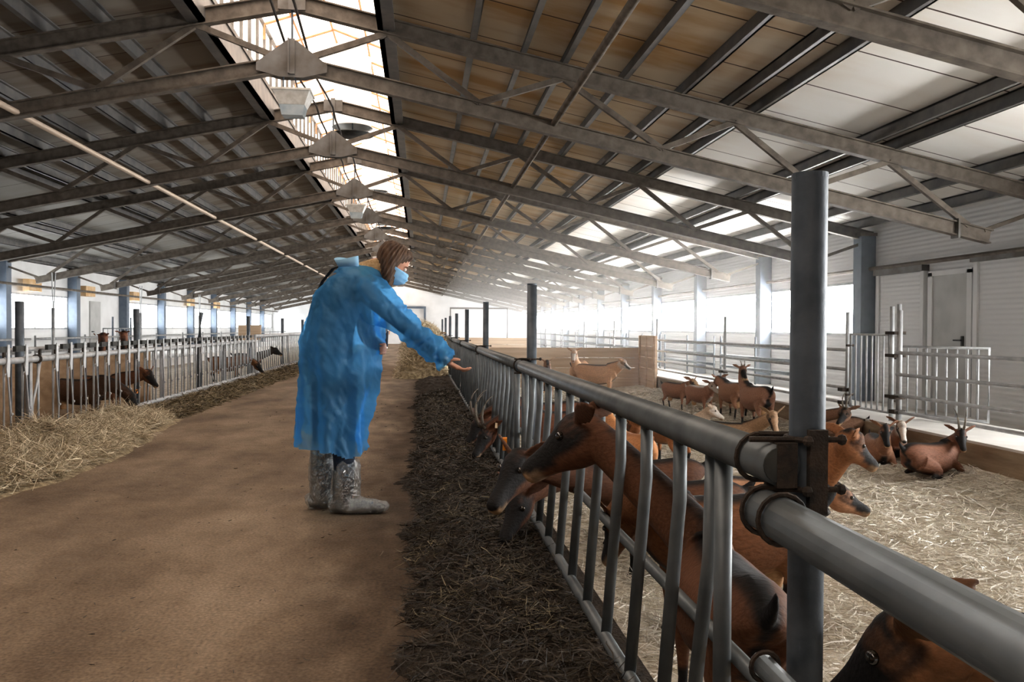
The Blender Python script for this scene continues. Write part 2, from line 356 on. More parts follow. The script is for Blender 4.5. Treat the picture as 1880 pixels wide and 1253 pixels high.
# feed strip of dark silage beside the bar fence
def strip_h(x, y):
    e = -.17 + .13*fbm(y, 3.3, .9, 3) + .07*fbm(y, 8.3, 3.2, 3)
    edge = min(1, max(0, (x-e+.07*fbm(x, y, 7, 4, 8))/.40)); w = min(1, max(0, (.66-x)/.05)); edge = edge*edge*(3-2*edge)
    return -.012 + edge*w*(.065 + .05*abs(fbm(x, y, 2.6, 4, 5))) + .022*w*fbm(x, y, 9, 4, 2)*min(1, edge*3+.3)
o = heightfield('silage_strip', -.55, .62, .5, 18.15, 90, 800, strip_h, dark_g, 'dark trodden feed strip along the foot of the bar fence', 'feed', sub=True)
def samp_strip(n):
    y = .9 + 13*RNG.uniform(0, 1, n)**1.8; e = -.10; x = e + (.62-e)*RNG.beta(1.3, 1.0, n) ; return np.stack([x, y, .8+y/6], 1)
strands('silage_stems', 30000, samp_strip, strip_h, dark_s, L=(.03, .13), w=.0015, lift=.02, pitch=.45, parent=o)
def samp_tuft(n):
    P = []
    for (x, y, r) in ((.12, 5.3, .13), (.0, 4.1, .12), (.2, 4.6, .12), (.35, 3.6, .12), (.3, 7.2, .12), (.12, 3.3, .1), (.42, 3.05, .13), (.2, 9.5, .2), (.45, 4.9, .12), (.35, 11.5, .25)):
        k = n//10; P.append(np.stack([RNG.normal(x, r*.6, k), RNG.normal(y, r*1.1, k), np.full(k, 1+y/6)], 1))
    return np.concatenate(P)
strands('pale_hay_wisps', 1100, samp_tuft, strip_h, straw_mat('wisp_stems', (.06, .045, .025), (.30, .25, .15)), L=(.03, .11), w=.0009, lift=.03, pitch=.5, parent=o)
# scattered bits on the alley
def samp_alley(n):
    y = 1.5 + 11*RNG.uniform(0, 1, n)**1.3; x = -.25 - np.abs(RNG.normal(0, 1.0, n)); x = np.clip(x, -3.3, .1); return np.stack([x, y, .7+y/6], 1)
o = strands('scattered_chaff', 420, samp_alley, lambda x, y: .004, dark_s, L=(.01, .035), w=.0014, lift=.004, pitch=.05)
tag(o, 'short dark bits of chaff scattered over the dusty alley floor', 'chaff', kind='stuff')
for i, (pts, lb) in enumerate(((((-1.9, 2.9), (-1.72, 3.02), (-1.55, 3.0)), 'bent pale stalk lying alone on the alley floor'), (((-1.15, 2.15), (-.95, 2.3), (-.6, 2.33), (-.35, 2.2)), 'long curved stalk lying on the bare concrete alley'))):
    tag(MB().tube([(x, y, .007) for x, y in pts], .003, 5).build('straw_stalk', straw_s), lb, 'stalk')
# hay heaps by the headlock barrier
def pile_h(x, y):
    a = (y-7.3)/3.4; prof = max(0, 1-a*a)
    e = -2.62 - .28*abs(a)**2 + .14*fbm(y, 1.3, 1.2, 3)
    t = min(1, max(0, (e-x)/.75)); lump = .6+.55*fbm(x, y, 1.9, 4, 7)
    return -.01 + (t**.75)*prof**.6*(.30*max(.25, lump)) + .03*t*prof*fbm(x, y, 8, 3, 2)
o = heightfield('loose_hay_heap', -3.52, -2.2, 3.9, 10.7, 44, 150, pile_h, hay_g, 'loose golden hay heap lying against the near headlocks', 'hay')
def samp_pile(n):
    y = RNG.uniform(4.0, 10.5, n*2); x = RNG.uniform(-3.5, -2.3, n*2)
    k = np.array([pile_h(float(a), float(c)) > .02 for a, c in zip(x, y)]); return np.stack([x[k], y[k], np.full(k.sum(), 1.3)], 1)[:n]
strands('hay_stems', 26000, samp_pile, pile_h, hay_s, L=(.08, .32), w=.0022, lift=.05, pitch=.55, parent=o, curl=.9)
def lstrip_h(x, y):
    e = -2.98 + .10*fbm(y, 5.3, .8, 3); t = min(1, max(0, (e-x)/.3))
    return -.01 + t*(.07+.06*abs(fbm(x, y, 2.2, 4, 4)))
o = heightfield('feed_windrow', -3.52, -2.75, 10.6, 48, 16, 330, lstrip_h, hay_g, 'low brown windrow of hay along the far headlocks', 'hay')
def samp_ls(n):
    y = 10.6+20*RNG.uniform(0, 1, n)**1.5; x = RNG.uniform(-3.5, -2.95, n); return np.stack([x, y, 1+y/8], 1)
strands('hay_stems', 9000, samp_ls, lstrip_h, straw_mat('brown_hay_stems', (.07, .05, .025), (.26, .20, .11)), L=(.08, .25), w=.002, lift=.03, pitch=.4, parent=o)
def bale_h(x, y):
    a = (y-21.5)/3.2; c = (x-.06)/.56; t = max(0, 1-a*a)*max(0, 1-c*c); return -.01 + t**.35*1.18*(1+.12*fbm(x, y, 1.6, 3, 6))
o = heightfield('hay_stack', -.66, .6, 18.2, 24.9, 26, 70, bale_h, hay_g, 'tall rounded hay stack leaning on the bar fence down the alley', 'hay')
strands('hay_stems', 7000, lambda n: np.stack([RNG.uniform(-.6, .58, n), RNG.uniform(18.3, 23, n), np.full(n, 3.)], 1), bale_h, hay_s, L=(.1, .3), w=.002, lift=.05, pitch=.6, parent=o)
tag(MB().bb((-.28, 20.6, 1.0), (.6, 20.66, 1.035)).bb((-.28, 20.0, 1.0), (.6, 20.06, 1.03)).build('wooden_plank', brownb), 'dark plank lying across the hay stack', 'plank')

# ------------------------------------------------------------------ roof trusses
LOWE = 7.87
def nd_up(dx): return (XR+dx, ZU-SL*abs(dx))
def nd_lo(dx): return (XR+dx, ZL-SL*abs(dx))
def make_truss(Y, label):
    t = thing('roof_truss', label, 'roof truss', (XR, Y, ZL), 'steel roof trusses')
    for s in (-1, 1):
        e = (XE-XR) if s > 0 else (XR-XW)
        a, b_ = nd_up(0), nd_up(s*e); MB().beam((a[0], Y, a[1]), (b_[0], Y, b_[1]), .17, .10).build('upper_chord', truss_m, t)
        a, b_ = nd_lo(s*.02), nd_lo(s*LOWE); MB().beam((a[0], Y, a[1]), (b_[0], Y, b_[1]), .16, .10).build('lower_chord', truss_m, t)
        seq = [(0.12, 0), (.98, 1), (1.95, 0), (2.87, 1), (3.97, 0), (4.8, 1), (5.72, 0), (6.62, 1), (7.6, 0)]
        for (d0, u0), (d1, u1) in zip(seq[:-1], seq[1:]):
            p = nd_up(s*d0) if u0 else nd_lo(s*d0); q = nd_up(s*d1) if u1 else nd_lo(s*d1)
            dz = lambda u: -.07 if u else .07
            MB().bar((p[0], Y, p[1]+dz(u0)), (q[0], Y, q[1]+dz(u1)), .05, .06).build('brace', truss_m, t)
        p = nd_lo(s*7.8); q = (XR+s*(e-.12), nd_up(e)[1]-.08)
        MB().bar((p[0], Y, p[1]+.06), (q[0], Y, q[1]), .04, .045).build('brace', truss_m, t)
        p = nd_lo(s*7.45); MB().bb((p[0]-.012, Y-.07, p[1]-.11), (p[0]+.012, Y+.07, p[1]+.11)).build('end_plate', plate_m, t)
    g = MB(); z = ZL
    for y in (Y-.062, Y+.054):
        vs = [(XR-.36, y, z-.08-.02), (XR-.36, y, z-.02+.0), (XR-.05, y, z+.22), (XR+.05, y, z+.22), (XR+.36, y, z-.02), (XR+.36, y, z-.10), (XR+.12, y, z-.16), (XR-.12, y, z-.16)]
        n = len(vs); g.add(vs + [(a, b_+.008, c) for a, b_, c in vs], [tuple(range(n)), tuple(range(2*n-1, n-1, -1))] + [(i, (i+1) % n, n+(i+1) % n, n+i) for i in range(n)])
    g.build('gusset_plate', plate_m, t)
    k = MB().bb((XR-.035, Y-.085, z-.13), (XR+.035, Y-.065, z+.23)).bb((XR-.035, Y-.11, z-.13), (XR-.02, Y-.065, z+.23)); k.build('splice_angle', plate_m, t)
    MB().tube([(XR, Y-.03, z+.2), (XR, Y-.03, ZU-.05)], .012, 6).build('hanger_rod', galvd, t)
    k = MB().bb((XR-.14, Y-.075, ZU-.10), (XR+.14, Y-.055, ZU+.07)).bb((XR-.03, Y-.1, ZU-.11), (XR+.03, Y-.075, ZU+.09)); k.build('ridge_plate', plate_m, t)
    return t
tr0 = make_truss(GY[1], 'steel roof truss nearest the camera, cut off by the top corner of the view')
for i in range(2, 14):
    dup(tr0, (XR, GY[i], ZL), ('steel roof truss with the near box lamp hung under its peak' if i == 2 else '%s steel roof truss beyond the one that carries the near lamp' % ORD[i-3]))
# columns along both walls
def column(x, y, s, label):
    zt_ = nd_up(x-XR)[1]; b = MB()
    b.bb((x-.13, y-.12, -.05), (x+.13, y-.105, zt_)).bb((x-.13, y+.105, -.05), (x+.13, y+.12, zt_)).bb((x-.012, y-.11, -.05), (x+.012, y+.11, zt_)).bb((x-.13, y-.12, -.05), (x-.115, y+.12, zt_)) if False else \
    b.bb((x-.125, y-.125, -.1), (x+.125, y+.125, zt_))
    t = thing('steel_column', label, 'column', (x, y, 0), 'wall columns')
    b.build('shaft', col_m, t)
    MB().bb((x-.16, y-.16, zt_-.02), (x+.16, y+.16, zt_+.03)).build('cap_plate', truss_m, t)
for i in range(3, 14):
    column(7.27, GY[i], 1, '%s grey steel column of the bright window wall, counted from the door' % ORD[i-3])
for i in range(4, 14):
    column(-9.95, GY[i], -1, '%s blue-grey steel column of the wall behind the headlocks' % ORD[i-4])
# purlins
PD = [1.9, 2.45, 2.9, 3.57, 4.22, 4.75, 5.06, 6.42, 6.72, 7.87, 8.5]
for s in (1, -1):
    for k, d in enumerate(PD + ([8.68] if s < 0 else [])):
        if s > 0 and d > 8.6: continue
        x = XR+s*d; z = ZU+.16-SL*d-.0
        b = MB().bb((x-.012, 4.3, z-.075), (x+.012, YF, z+.075)); b.bb((x-.05, 4.3, z-.075), (x+.012, YF, z-.06)); b.bb((x-.012, 4.3, z+.055), (x+.05, YF, z+.07))
        o = b.build('roof_purlin', purlin_m)
        tag(o, '%s dark purlin down from the ridge on the %s' % (ORD[k], 'slope above the goat pen' if s > 0 else 'slope above the headlocks'), 'purlin', 'roof purlins')
o = MB().tube([(-4.07, -2, 3.30), (-4.07, YF, 3.30)], .033, 8).build('tie_tube', mat('pale_tube', (.55, .45, .36), .5, .2), smooth=True)
tag(o, 'pale long tie tube below the trusses on the headlock side', 'tube')
o = MB().tube([(1.42, -2, 3.37), (1.42, YF, 3.37)], .036, 8).build('tie_tube', truss_m, smooth=True)
tag(o, 'brown dusty tie tube threaded through the trusses over the fence', 'tube')
# conduits / pipes on the walls
for x, lb in ((7.30, 'dark cable tray along the bright window wall'), (-9.75, 'grey pipe running along the wall behind the headlocks')):
    o = MB().tube([(x, 3, 2.14), (x, YF, 2.16)], .035, 6).build('wall_pipe', truss_m); tag(o, lb, 'pipe')
# sagging black cables along the ridge
for q, (dx, z0) in enumerate(((-.12, .25), (.1, .24))):
    pts = []
    for i in range(1, 12):
        y0, y1 = GY[i], GY[i+1]
        for k in range(6):
            a = k/6; pts.append((XR+dx+.03*math.sin(9*a+i), y0+(y1-y0)*a, ZL+z0 + .55*(1-a)*(1 if i == 1 else .35)*a*2 - .3*a*(1-a)))
    o = MB().tube(pts, .014, 6).build('power_cable', cable_m)
    tag(o, ('thick' if q else 'slack') + ' black cable strung from truss peak to truss peak' + (', over the lamp' if q else ''), 'cable')
# box lamps
def lamp(y, lb):
    t = thing('barn_lamp', lb, 'lamp', (XR, y, ZL-.5), 'box lamps under the truss peaks')
    z = ZL-.47; c = (XR+.0, y)
    a = [(-.19, -.12, .17), (.19, -.12, .17), (.19, .22, .17), (-.19, .22, .17)]; d = [(-.13, -.06, .03), (.13, -.06, .03), (.13, .16, .03), (-.13, .16, .03)]
    vs = [(c[0]+p[0], c[1]+p[1], z+p[2]) for p in a+d]
    MB().add(vs, [(0, 1, 2, 3), (7, 6, 5, 4), (0, 4, 5, 1), (1, 5, 6, 2), (2, 6, 7, 3), (3, 7, 4, 0)]).bb((c[0]-.2, c[1]-.13, z+.165), (c[0]+.2, c[1]+.23, z+.185)).build('housing', lampm, t)
    e = [(p[0]*1.0, p[1], .028) for p in d]; f = [(p[0]*.82, p[1]*.8+.01, -.075) for p in d]
    vs = [(c[0]+p[0], c[1]+p[1], z+p[2]) for p in e+f]
    MB().add(vs, [(0, 1, 2, 3), (7, 6, 5, 4), (0, 4, 5, 1), (1, 5, 6, 2), (2, 6, 7, 3), (3, 7, 4, 0)]).build('glass_cover', glassm, t)
    MB().tube([(c[0]-.09, y-.02, z+.18), (c[0]-.09, y-.02, ZL-.08)], .008, 6).tube([(c[0]+.06, y, z+.18), (c[0]+.01, y, ZL-.1)], .008, 6).build('hanger', galvd, t)
    return t
l0 = lamp(GY[2], 'white box lamp hanging under the near truss peak')
dup(l0, (XR+.03, GY[4], ZL-.5), 'smaller looking box lamp hanging two trusses further from the camera')
# ventilation chimneys in the ridge
for k, y in enumerate((13.6, 19.9, 26.2)):
    t = thing('ventilation_chimney', ['white round ventilation chimney just beyond the second truss peak', 'white ventilation chimney in the ridge, second along', 'white ventilation chimney in the ridge, third along'][k], 'chimney', (XR+.22, y, 4.3), 'ridge ventilation chimneys')
    MB().lathe([(.30, 1.6), (.30, 0), (.33, -.02), (.28, 0), (.28, 1.6)], (XR+.22, y, 4.42), 28).build('duct', steel_white, t, True)
    MB().lathe([(.001, .02), (.33, .0), (.34, -.015), (.001, -.03)], (XR+.22, y, 4.30), 28).build('damper_disc', blackr, t, True)
    MB().tube([(XR+.22, y, 4.3), (XR+.22, y, 4.7)], .01, 6).build('rod', galvd, t)

# ------------------------------------------------------------------ bar fence beside the person
FX = .675
BARS = [.26+.60-.0 + .32*k for k in range(10)]
def fence_panel(y0, label):
    t = thing('feed_fence', label, 'fence', (FX, y0, 0), 'bar fence panels along the feed strip')
    MB().tube([(FX, y0+.0, .893), (FX, y0+3.93, .893)], .040, 20).build('top_rail', galv, t, True)
    MB().tube([(.625, y0+.22, .10), (.625, y0+3.9, .10)], .022, 12).build('bottom_rail', galv, t, True)
    MB().tube([(.725, y0+.05, .395), (.725, y0+3.9, .395)], .019, 12).build('middle_rail', galv, t, True)
    ys = [.60+.319*k for k in range(10)]
    for y in ys:
        MB().tube([(FX, y0+y, .875), (FX, y0+y, .70), (.668, y0+y, .62), (.628, y0+y, .10)], 0, 10, ref=(0, 1, 0), flat=(.019, .011)).build('bar', galv, t, True)
    MB().tube([(FX, y0+.29, .87), (FX, y0+.29, .08)], 0, 12, ref=(0, 1, 0), flat=(.021, .017)).build('upright', galv, t, True)
    MB().tube([(FX, y0+.36, .87), (.67, y0+.36, .62), (.63, y0+.40, .10)], 0, 10, ref=(0, 1, 0), flat=(.018, .011)).build('bar', galv, t, True)
    MB().tube([(FX, y0+3.82, .87), (FX, y0+3.82, .08)], 0, 12, ref=(0, 1, 0), flat=(.024, .02)).build('upright', galv, t, True)
    u = MB(); u.ring((FX, y0+.10, .893), .047, .005, (0, 1, 0)); u.tube([(FX, y0+.10, .94), (FX+.1, y0+.08, .94)], .006, 6); u.build('u_bolt', rust_m, t)
    MB().tube([(FX, y0-.004, .893), (FX, y0+.004, .893)], .034, 18).build('end_plug', blackr, t)
    b_ = MB()
    for y in ys[::1]: b_.ball((FX-.002, y0+y-.02, .852), .006, 6, 4)
    b_.build('rivet', rust_m, t)
    return t
P0 = [1.475+3.975*k for k in range(8)]
fp = fence_panel(P0[0], 'galvanised bar fence panel in front of the near goats, starting at the thick post')
for k in range(1, 8): dup(fp, (FX, P0[k], 0), '%s bar fence panel beyond the one the near goats push through' % ORD[k-1])
def near_rail():
    t = thing('feed_fence_rail', 'thick galvanised rail dropping out of the lower corner beside the post', 'rail', (.64, 1.45, 0))
    MB().tube([(.652, 1.50, .805), (.60, -.8, .805)], .040, 20).build('top_rail', galv, t, True)
    MB().tube([(.66, 1.52, .50), (.62, -.8, .50)], .022, 12).build('lower_rail', galv, t, True)
    MB().ring((.652, 1.49, .805), .046, .005, (0, 1, 0)).tube([(.652, 1.49, .853), (.74, 1.5, .853)], .006, 6).build('u_bolt', rust_m, t)
    MB().ring((.65, 1.41, .805), .046, .005, (0, 1, 0)).build('u_bolt', rust_m, t); MB().ring((.66, 1.5, .5), .028, .005, (0, 1, 0)).build('u_bolt', rust_m, t)
    MB().tube([(.652, 1.503, .805), (.652, 1.508, .805)], .034, 18).build('end_plug', blackr, t)
near_rail()
def fence_post(y, label, near=False):
    x = .742
    t = thing('fence_post', label, 'post', (x, y, 0), 'tall posts of the bar fence')
    MB().tube([(x, y, -.1), (x, y, 1.447)], .0335, 24, cap=not near).build('tube', galvd, t, True)
    MB().tube([(x, y, 1.44), (x, y, 1.45)], .0338, 24).build('cap', galvd, t)
    for z in (.94, .845):
        c = MB(); c.ring((x, y, z), .039, .006, (0, 0, 1)); c.tube([(x-.12, y-.01, z), (x+.055, y-.03, z)], .006, 6); c.ball((x+.055, y-.03, z), .011, 6, 4); c.ball((x-.02, y-.045, z), .011, 6, 4); c.build('clamp', rust_m, t)
    MB().bb((x-.075, y-.035, .85), (x-.035, y+.035, .935)).build('bracket', rust_m, t)
    if near:
        MB().bb((x-.015, y-.045, .80), (x+.02, y-.03, .96)).build('bracket', rust_m, t)
        MB().ring((x, y, .80), .039, .006, (0, 0, 1)).ball((x-.02, y-.045, .80), .011, 6, 4).build('clamp', rust_m, t)
for k in range(8): fence_post(1.505+3.975*k, 'thick upright steel post nearest the camera' if k == 0 else '%s tall post of the bar fence beyond the thick near post' % ORD[k-1], k == 0)

# ------------------------------------------------------------------ platform railings
PX = 4.56
RZ = (.93, .72, .52, .36)
def rail_seg(y0, y1, label, px=PX):
    t = thing('platform_railing', label, 'railing', (px, y0, .256), 'railings on the raised platform')
    for z in RZ: MB().tube([(px, y0, z), (px, y1, z)], .017, 8).build('rail', galvl, t, True)
    MB().tube([(px+.03, y0, .25), (px+.03, y0, 1.34)], .022, 8).build('post', galvl, t, True)
    for z in (.50, .36): MB().bb((px-.05, y0-.05, z-.018), (px+.06, y0+.05, z+.018)).build('clamp', rust_m, t)
YP = [8.4, 12.0, 15.6, 19.2, 22.8, 26.4, 30, 34]
for k in range(7): rail_seg(YP[k], YP[k+1], '%s railing bay on the raised platform, counted from the small gate' % ORD[k])
rail_seg(7.42, 3.2, 'railing bay running out of view beside the door wall')
def bar_gate(a, b_, z0, z1, n, label, name='barred_gate'):
    t = thing(name, label, 'gate', (a[0], a[1], z0), 'barred gates by the door')
    f = MB(); f.tube([(a[0], a[1], z0), (a[0], a[1], z1), (b_[0], b_[1], z1), (b_[0], b_[1], z0), (a[0], a[1], z0)], .016, 8); f.build('frame', galvl, t, True)
    for k in range(1, n):
        q = k/n; x = a[0]+(b_[0]-a[0])*q; y = a[1]+(b_[1]-a[1])*q
        MB().tube([(x, y, z0), (x, y, z1)], .010, 8).build('bar', galvl, t, True)
    for z in (z0+.12, z1-.12): MB().tube([(a[0]-.05, a[1], z), (a[0]+.03, a[1], z)], .014, 6).build('hinge', rust_m, t)
bar_gate((PX+.03, 8.33), (PX+.03, 7.6), .33, 1.10, 7, 'small closed gate of upright bars between two platform posts')
bar_gate((4.87, 7.9), (5.22, 7.02), .30, .98, 9, 'swung open gate of upright bars in front of the grey door')
t = thing('gate_post_pair', 'pair of tall thin gate posts between the two barred gates', 'post', (PX, 7.5, .256))
for y, h in ((7.56, 1.38), (7.44, 1.40)): MB().tube([(PX+.03, y, .25), (PX+.03, y, h)], .022, 10).build('post', galvl, t, True)
for z in (.5, .9, 1.12): MB().bb((PX-.03, 7.42, z-.015), (PX+.09, 7.58, z+.015)).build('clamp', rust_m, t)
# back rails by the window wall
for k in range(6):
    y = 13.1+4*k; t = thing('wall_rail_fence', '%s length of low grey rails standing close under the windows' % ORD[k], 'rail fence', (6.3, y, 0), 'low rails under the windows')
    for z in (.82, .60, .38): MB().tube([(6.3, y, z), (6.3, y+3.6, z)], .03, 8).build('rail', galvd, t, True)
    for q in (0, 1.8, 3.6): MB().tube([(6.3, y+q, -.02), (6.3, y+q, 1.0)], .02, 8).build('post', galvd, t, True)
# door bay of the right wall
d = MB().bb((XE-.03, 10.36, -.02), (XE+.0, 11.12, 1.93)).build('door_1', mat('door_grey', (.40, .40, .39), .6, 0, (.5, .5, .49), 3)); d['kind'] = 'structure'
MB().bb((XE-.07, 10.44, 1.0), (XE-.03, 10.60, 1.02)).bb((XE-.05, 10.42, .93), (XE-.03, 10.46, 1.07)).build('door_handle', blackr, d)
b = MB()
for y in (10.30, 11.16): b.bb((XE-.05, y-.05, -.02), (XE, y+.05, 1.98))
b.bb((XE-.05, 10.25, 1.93), (XE, 11.21, 2.0)); struct('trim_6', b, white_m)
def shutter(y0, y1, zt_, label):
    t = thing('roller_shutter', label, 'shutter', (XE-.06, (y0+y1)/2, 0), 'white roller shutters by the door')
    MB().bb((XE-.05, y0, -.02), (XE-.02, y1, zt_)).build('curtain', ribbed, t)
    MB().bb((XE-.12, y0-.05, zt_), (XE-.0, y1+.05, zt_+.09)).build('shutter_box', plate_m, t)
    for q in (y0+.01, y1-.01): MB().bb((XE-.08, q-.04, -.02), (XE-.01, q+.04, zt_)).build('guide_rail', white_m, t)
shutter(11.3, 12.5, 2.02, 'white roller shutter between the grey door and the near column')
shutter(6.5, 10.15, 2.06, 'wide white roller shutter at the edge of the view past the grey door')
# wooden partitions across the right pen
def board_wall(a, b_, z1, label, m=wood_m):
    t = thing('plank_fence', label, 'partition', (a[0], a[1], 0), 'wooden partitions across the pen')
    n = int(z1/.19)
    for k in range(n):
        z = -.03+(z1+.03)*k/n; MB().bar((a[0], a[1], z+.095), (b_[0], b_[1], z+.095), .035, (z1+.03)/n-.008).build('board', m, t)
    for q in (.02, .5, .98):
        x = a[0]+(b_[0]-a[0])*q; y = a[1]+(b_[1]-a[1])*q; MB().bb((x-.04, y+.02, -.06), (x+.04, y+.10, z1-.02)).build('batten', m, t)
board_wall((.82, 16.0), (4.38, 16.0), .77, 'pale plank partition crossing the goat pen')
board_wall((4.36, 15.9), (4.36, 14.9), 1.03, 'short taller plank panel along the kerb at the partition end')
board_wall((.82, 26.0), (3.4, 26.0), .85, 'second plank partition much further down the goat pen')

# ------------------------------------------------------------------ headlock barrier on the left
LX = -3.59
def headlock_unit():
    """one self locking yoke with its pad, in local coordinates along +y"""
    t = thing('headlock_yoke', '', 'headlock', (LX, 0, 0), 'self locking yokes of the barrier')
    x = LX
    MB().tube([(x, .0, .86), (x, .0, .10)], 0, 8, ref=(0, 1, 0), flat=(.009, .009)).build('fixed_bar', galvl, t, True); MB().tube([(x, .13, .84), (x, .13, .10)], 0, 8, ref=(0, 1, 0), flat=(.008, .008)).build('fixed_bar', galvd, t, True)
    MB().tube([(x+.02, -.02, .87), (x+.02, .03, .70), (x+.02, .085, .36), (x+.02, .06, .12)], .008, 8).build('locking_arm', galvl, t, True)
    l = []
    for k in range(13):
        a = -math.pi*.0+math.pi*k/12; l.append((x+.03, -.02+.03*math.cos(a), .70+.03*math.sin(a)))
    MB().tube([(x+.03, .05, .35)]+l+[(x+.03, -.06, .40)], .006, 6).build('loop', galvl, t, True)
    vs = [(-.015, .98), (.02, .98), (.028, .80), (.02, .70), (-.02, .70), (-.035, .77), (-.02, .84)]
    n = len(vs); MB().add([(x+.035, a, z) for a, z in vs]+[(x+.043, a, z) for a, z in vs], [tuple(range(n-1, -1, -1)), tuple(range(n, 2*n))]+[(i, (i+1) % n, n+(i+1) % n, n+i) for i in range(n)]).build('latch_plate', galvl, t)
    MB().bb((x+.0, -.17, .915), (x+.03, .0, .965)).build('rubber_pad', blackr, t)
    MB().ball((x+.03, .08, .37), .014, 8, 5).build('pivot', galvl, t, True)
    return t
hl = headlock_unit()
ys = [7.2+.333*k for k in range(32)]
yk = [7.5, 7.83, 8.45]+[8.78+.333*k for k in range(28)]
hl.location.y = yk[0]; hl['label'] = 'headlock yoke at the hay heap end of the barrier, nearest the camera'
for k, y in enumerate(yk[1:], 1): dup(hl, (LX, y, 0), 'galvanised headlock yoke, %s along from the hay heap end' % ORD[k])
t = thing('headlock_barrier_frame', 'pale galvanised frame carrying the row of headlocks', 'barrier', (LX, 7.2, 0))
MB().tube([(LX, 5.0, .835), (LX, 18.1, .835)], .03, 14).build('top_rail', galvl, t, True)
MB().tube([(LX-.09, 5.0, .925), (LX-.09, 18.1, .925)], .02, 10).build('upper_rail', galvl, t, True)
MB().tube([(LX, 5.0, .13), (LX, 18.1, .13)], .03, 12).build('bottom_rail', galvl, t, True)
for y in (8.0, 11.9, 15.5, 18.05): MB().tube([(LX-.02, y, .0), (LX-.02, y, .86)], .03, 12).build('upright', galvl, t, True)
MB().tube([(LX+.0, 8.14, .83), (LX, 8.14, .10)], .012, 8).tube([(LX, 8.19, .83), (LX, 8.12, .62), (LX, 8.02, .4), (LX, 8.02, .1)], .012, 8).build('bent_bar', galvl, t, True)
for y in (8.1, 8.13): MB().ring((LX, y, .835), .038, .006, (0, 1, 0)).build('ring_clamp', rust_m, t)
for k in range(30): MB().bb((LX-.08, 7.3+.34*k, .86), (LX-.06, 7.33+.34*k, .92)).build('bracket', rust_m, t)
for y, l, lean in ((7.98, 'nearest the hay heap', 0), (11.1, 'second along', .03), (14.1, 'third along, tilted', -.22), (18.0, 'at the end of the headlocks', 0), (22.3, 'beyond the headlocks', 0), (26, 'furthest along', 0)):
    o = MB().tube([(LX-.09, y, 0), (LX-.09, y, .92), (LX-.09+lean*.1, y-lean*1.0 if lean else y, 1.37)], .038, 14).build('barrier_post', galvd, smooth=True)
    tag(o, 'dark round post of the headlock barrier, %s' % l, 'post', 'posts of the headlock barrier')
def plain_panel(y0, n, label):
    t = thing('slant_bar_panel', label, 'fence', (LX, y0, 0), 'slanted bar panels past the headlocks')
    L_ = n*.27
    MB().tube([(LX, y0, .94), (LX, y0+L_, .94)], .04, 12).build('top_rail', galvl, t, True)
    MB().tube([(LX, y0, .15), (LX, y0+L_, .15)], .03, 12).build('bottom_rail', galvl, t, True)
    for k in range(n): MB().tube([(LX, y0+.1+.27*k, .92), (LX, y0+.1+.27*k, .6), (LX+.03, y0+.1+.27*k, .15)], .014, 8).build('bar', galvl, t, True)
    MB().tube([(LX, y0+.01, 0), (LX, y0+.01, .96)], .03, 10).build('upright', galvl, t, True)
    return t
p0 = plain_panel(18.25, 16, 'slanted bar panel joined to the end of the headlocks')
for k, l in ((1, 'second slanted bar panel past the headlocks'), (2, 'third slanted bar panel past the headlocks'), (3, 'fourth slanted bar panel past the headlocks'), (4, 'fifth slanted bar panel past the headlocks'), (5, 'last slanted bar panel down the barn')): dup(p0, (LX, 18.25+4.4*k, 0), l)
o = MB().bb((-4.34, 5.2, -.03), (-4.30, 13.6, .78)).build('solid_board', brownb); tag(o, 'long brown solid board behind the headlock barrier', 'board')
t = thing('wooden_hatch', 'square pale wooden board on a stake above the far headlocks', 'board', (-4.65, 22.9, -.02)); MB().bb((-4.95, 22.9, .78), (-4.35, 22.95, 1.19)).build('panel', wood_m, t); MB().bb((-4.7, 22.95, -.05), (-4.6, 23.0, 1.1)).build('stake', wood_m, t)
# left platform railings and gate
for k in range(7):
    y = 12+5*k; t = thing('left_pen_railing', '%s grey railing length on the platform behind the headlocks' % ORD[k], 'railing', (-7.55, y, .2), 'railings behind the headlocks')
    for z in (.88, .62): MB().tube([(-7.55, y, z), (-7.55, y+4.8, z)], .022, 8).build('rail', galvl, t, True)
    for q in (0, 2.4): MB().tube([(-7.55, y+q, .1), (-7.55, y+q, .95)], .02, 8).build('post', galvl, t, True)
bar_gate((-7.9, 21.4), (-7.9, 23.2), .35, 1.08, 6, 'little barred gate on the platform behind the headlocks', 'barred_gate')
for y in (21.9, 23.2):
    o = MB().tube([(-7.85, y, .2), (-7.85, y, 1.38)], .025, 8).build('gate_post', galvd); tag(o, 'thin dark gate post behind the headlocks, %s' % ('nearer of two' if y < 22 else 'further of two'), 'post')
for y, l in ((17.2, 'nearest'), (22.3, 'middle'), (28, 'furthest')):
    t = thing('water_stand_pipe', 'pale forked stand pipe in front of the windows, %s of three' % {'nearest': 'first', 'middle': 'second', 'furthest': 'third'}[l], 'pipe', (-7.3, y, 0), 'stand pipes behind the headlocks')
    MB().tube([(-7.3, y, 0), (-7.3, y, 1.5)], .035, 8).build('pipe', galvl, t, True)
    MB().tube([(-7.3, y, 1.5), (-7.3, y-.05, 2.2)], .012, 6).tube([(-7.3, y+.03, 1.5), (-7.3, y+.12, 2.2)], .012, 6).build('hose', galvl, t)
for k, y in enumerate((22.1, 25.6, 29.6, 36.5, 41)):
    o = MB().bb((-9.95, y-.35, 2.02), (-9.8, y+.35, 2.32)).build('wall_box', orangeb); tag(o, 'orange-brown box on the wall above the windows, %s from the camera' % ORD[k], 'box', 'boxes above the windows behind the headlocks')
d = MB().bb((XW+.0, 26.2, -.02), (XW+.04, 27.0, 1.9)).build('door_2', MATS['door_grey']); d['kind'] = 'structure'
MB().bb((XW+.04, 26.28, .95), (XW+.08, 26.4, .98)).build('door_handle', blackr, d)
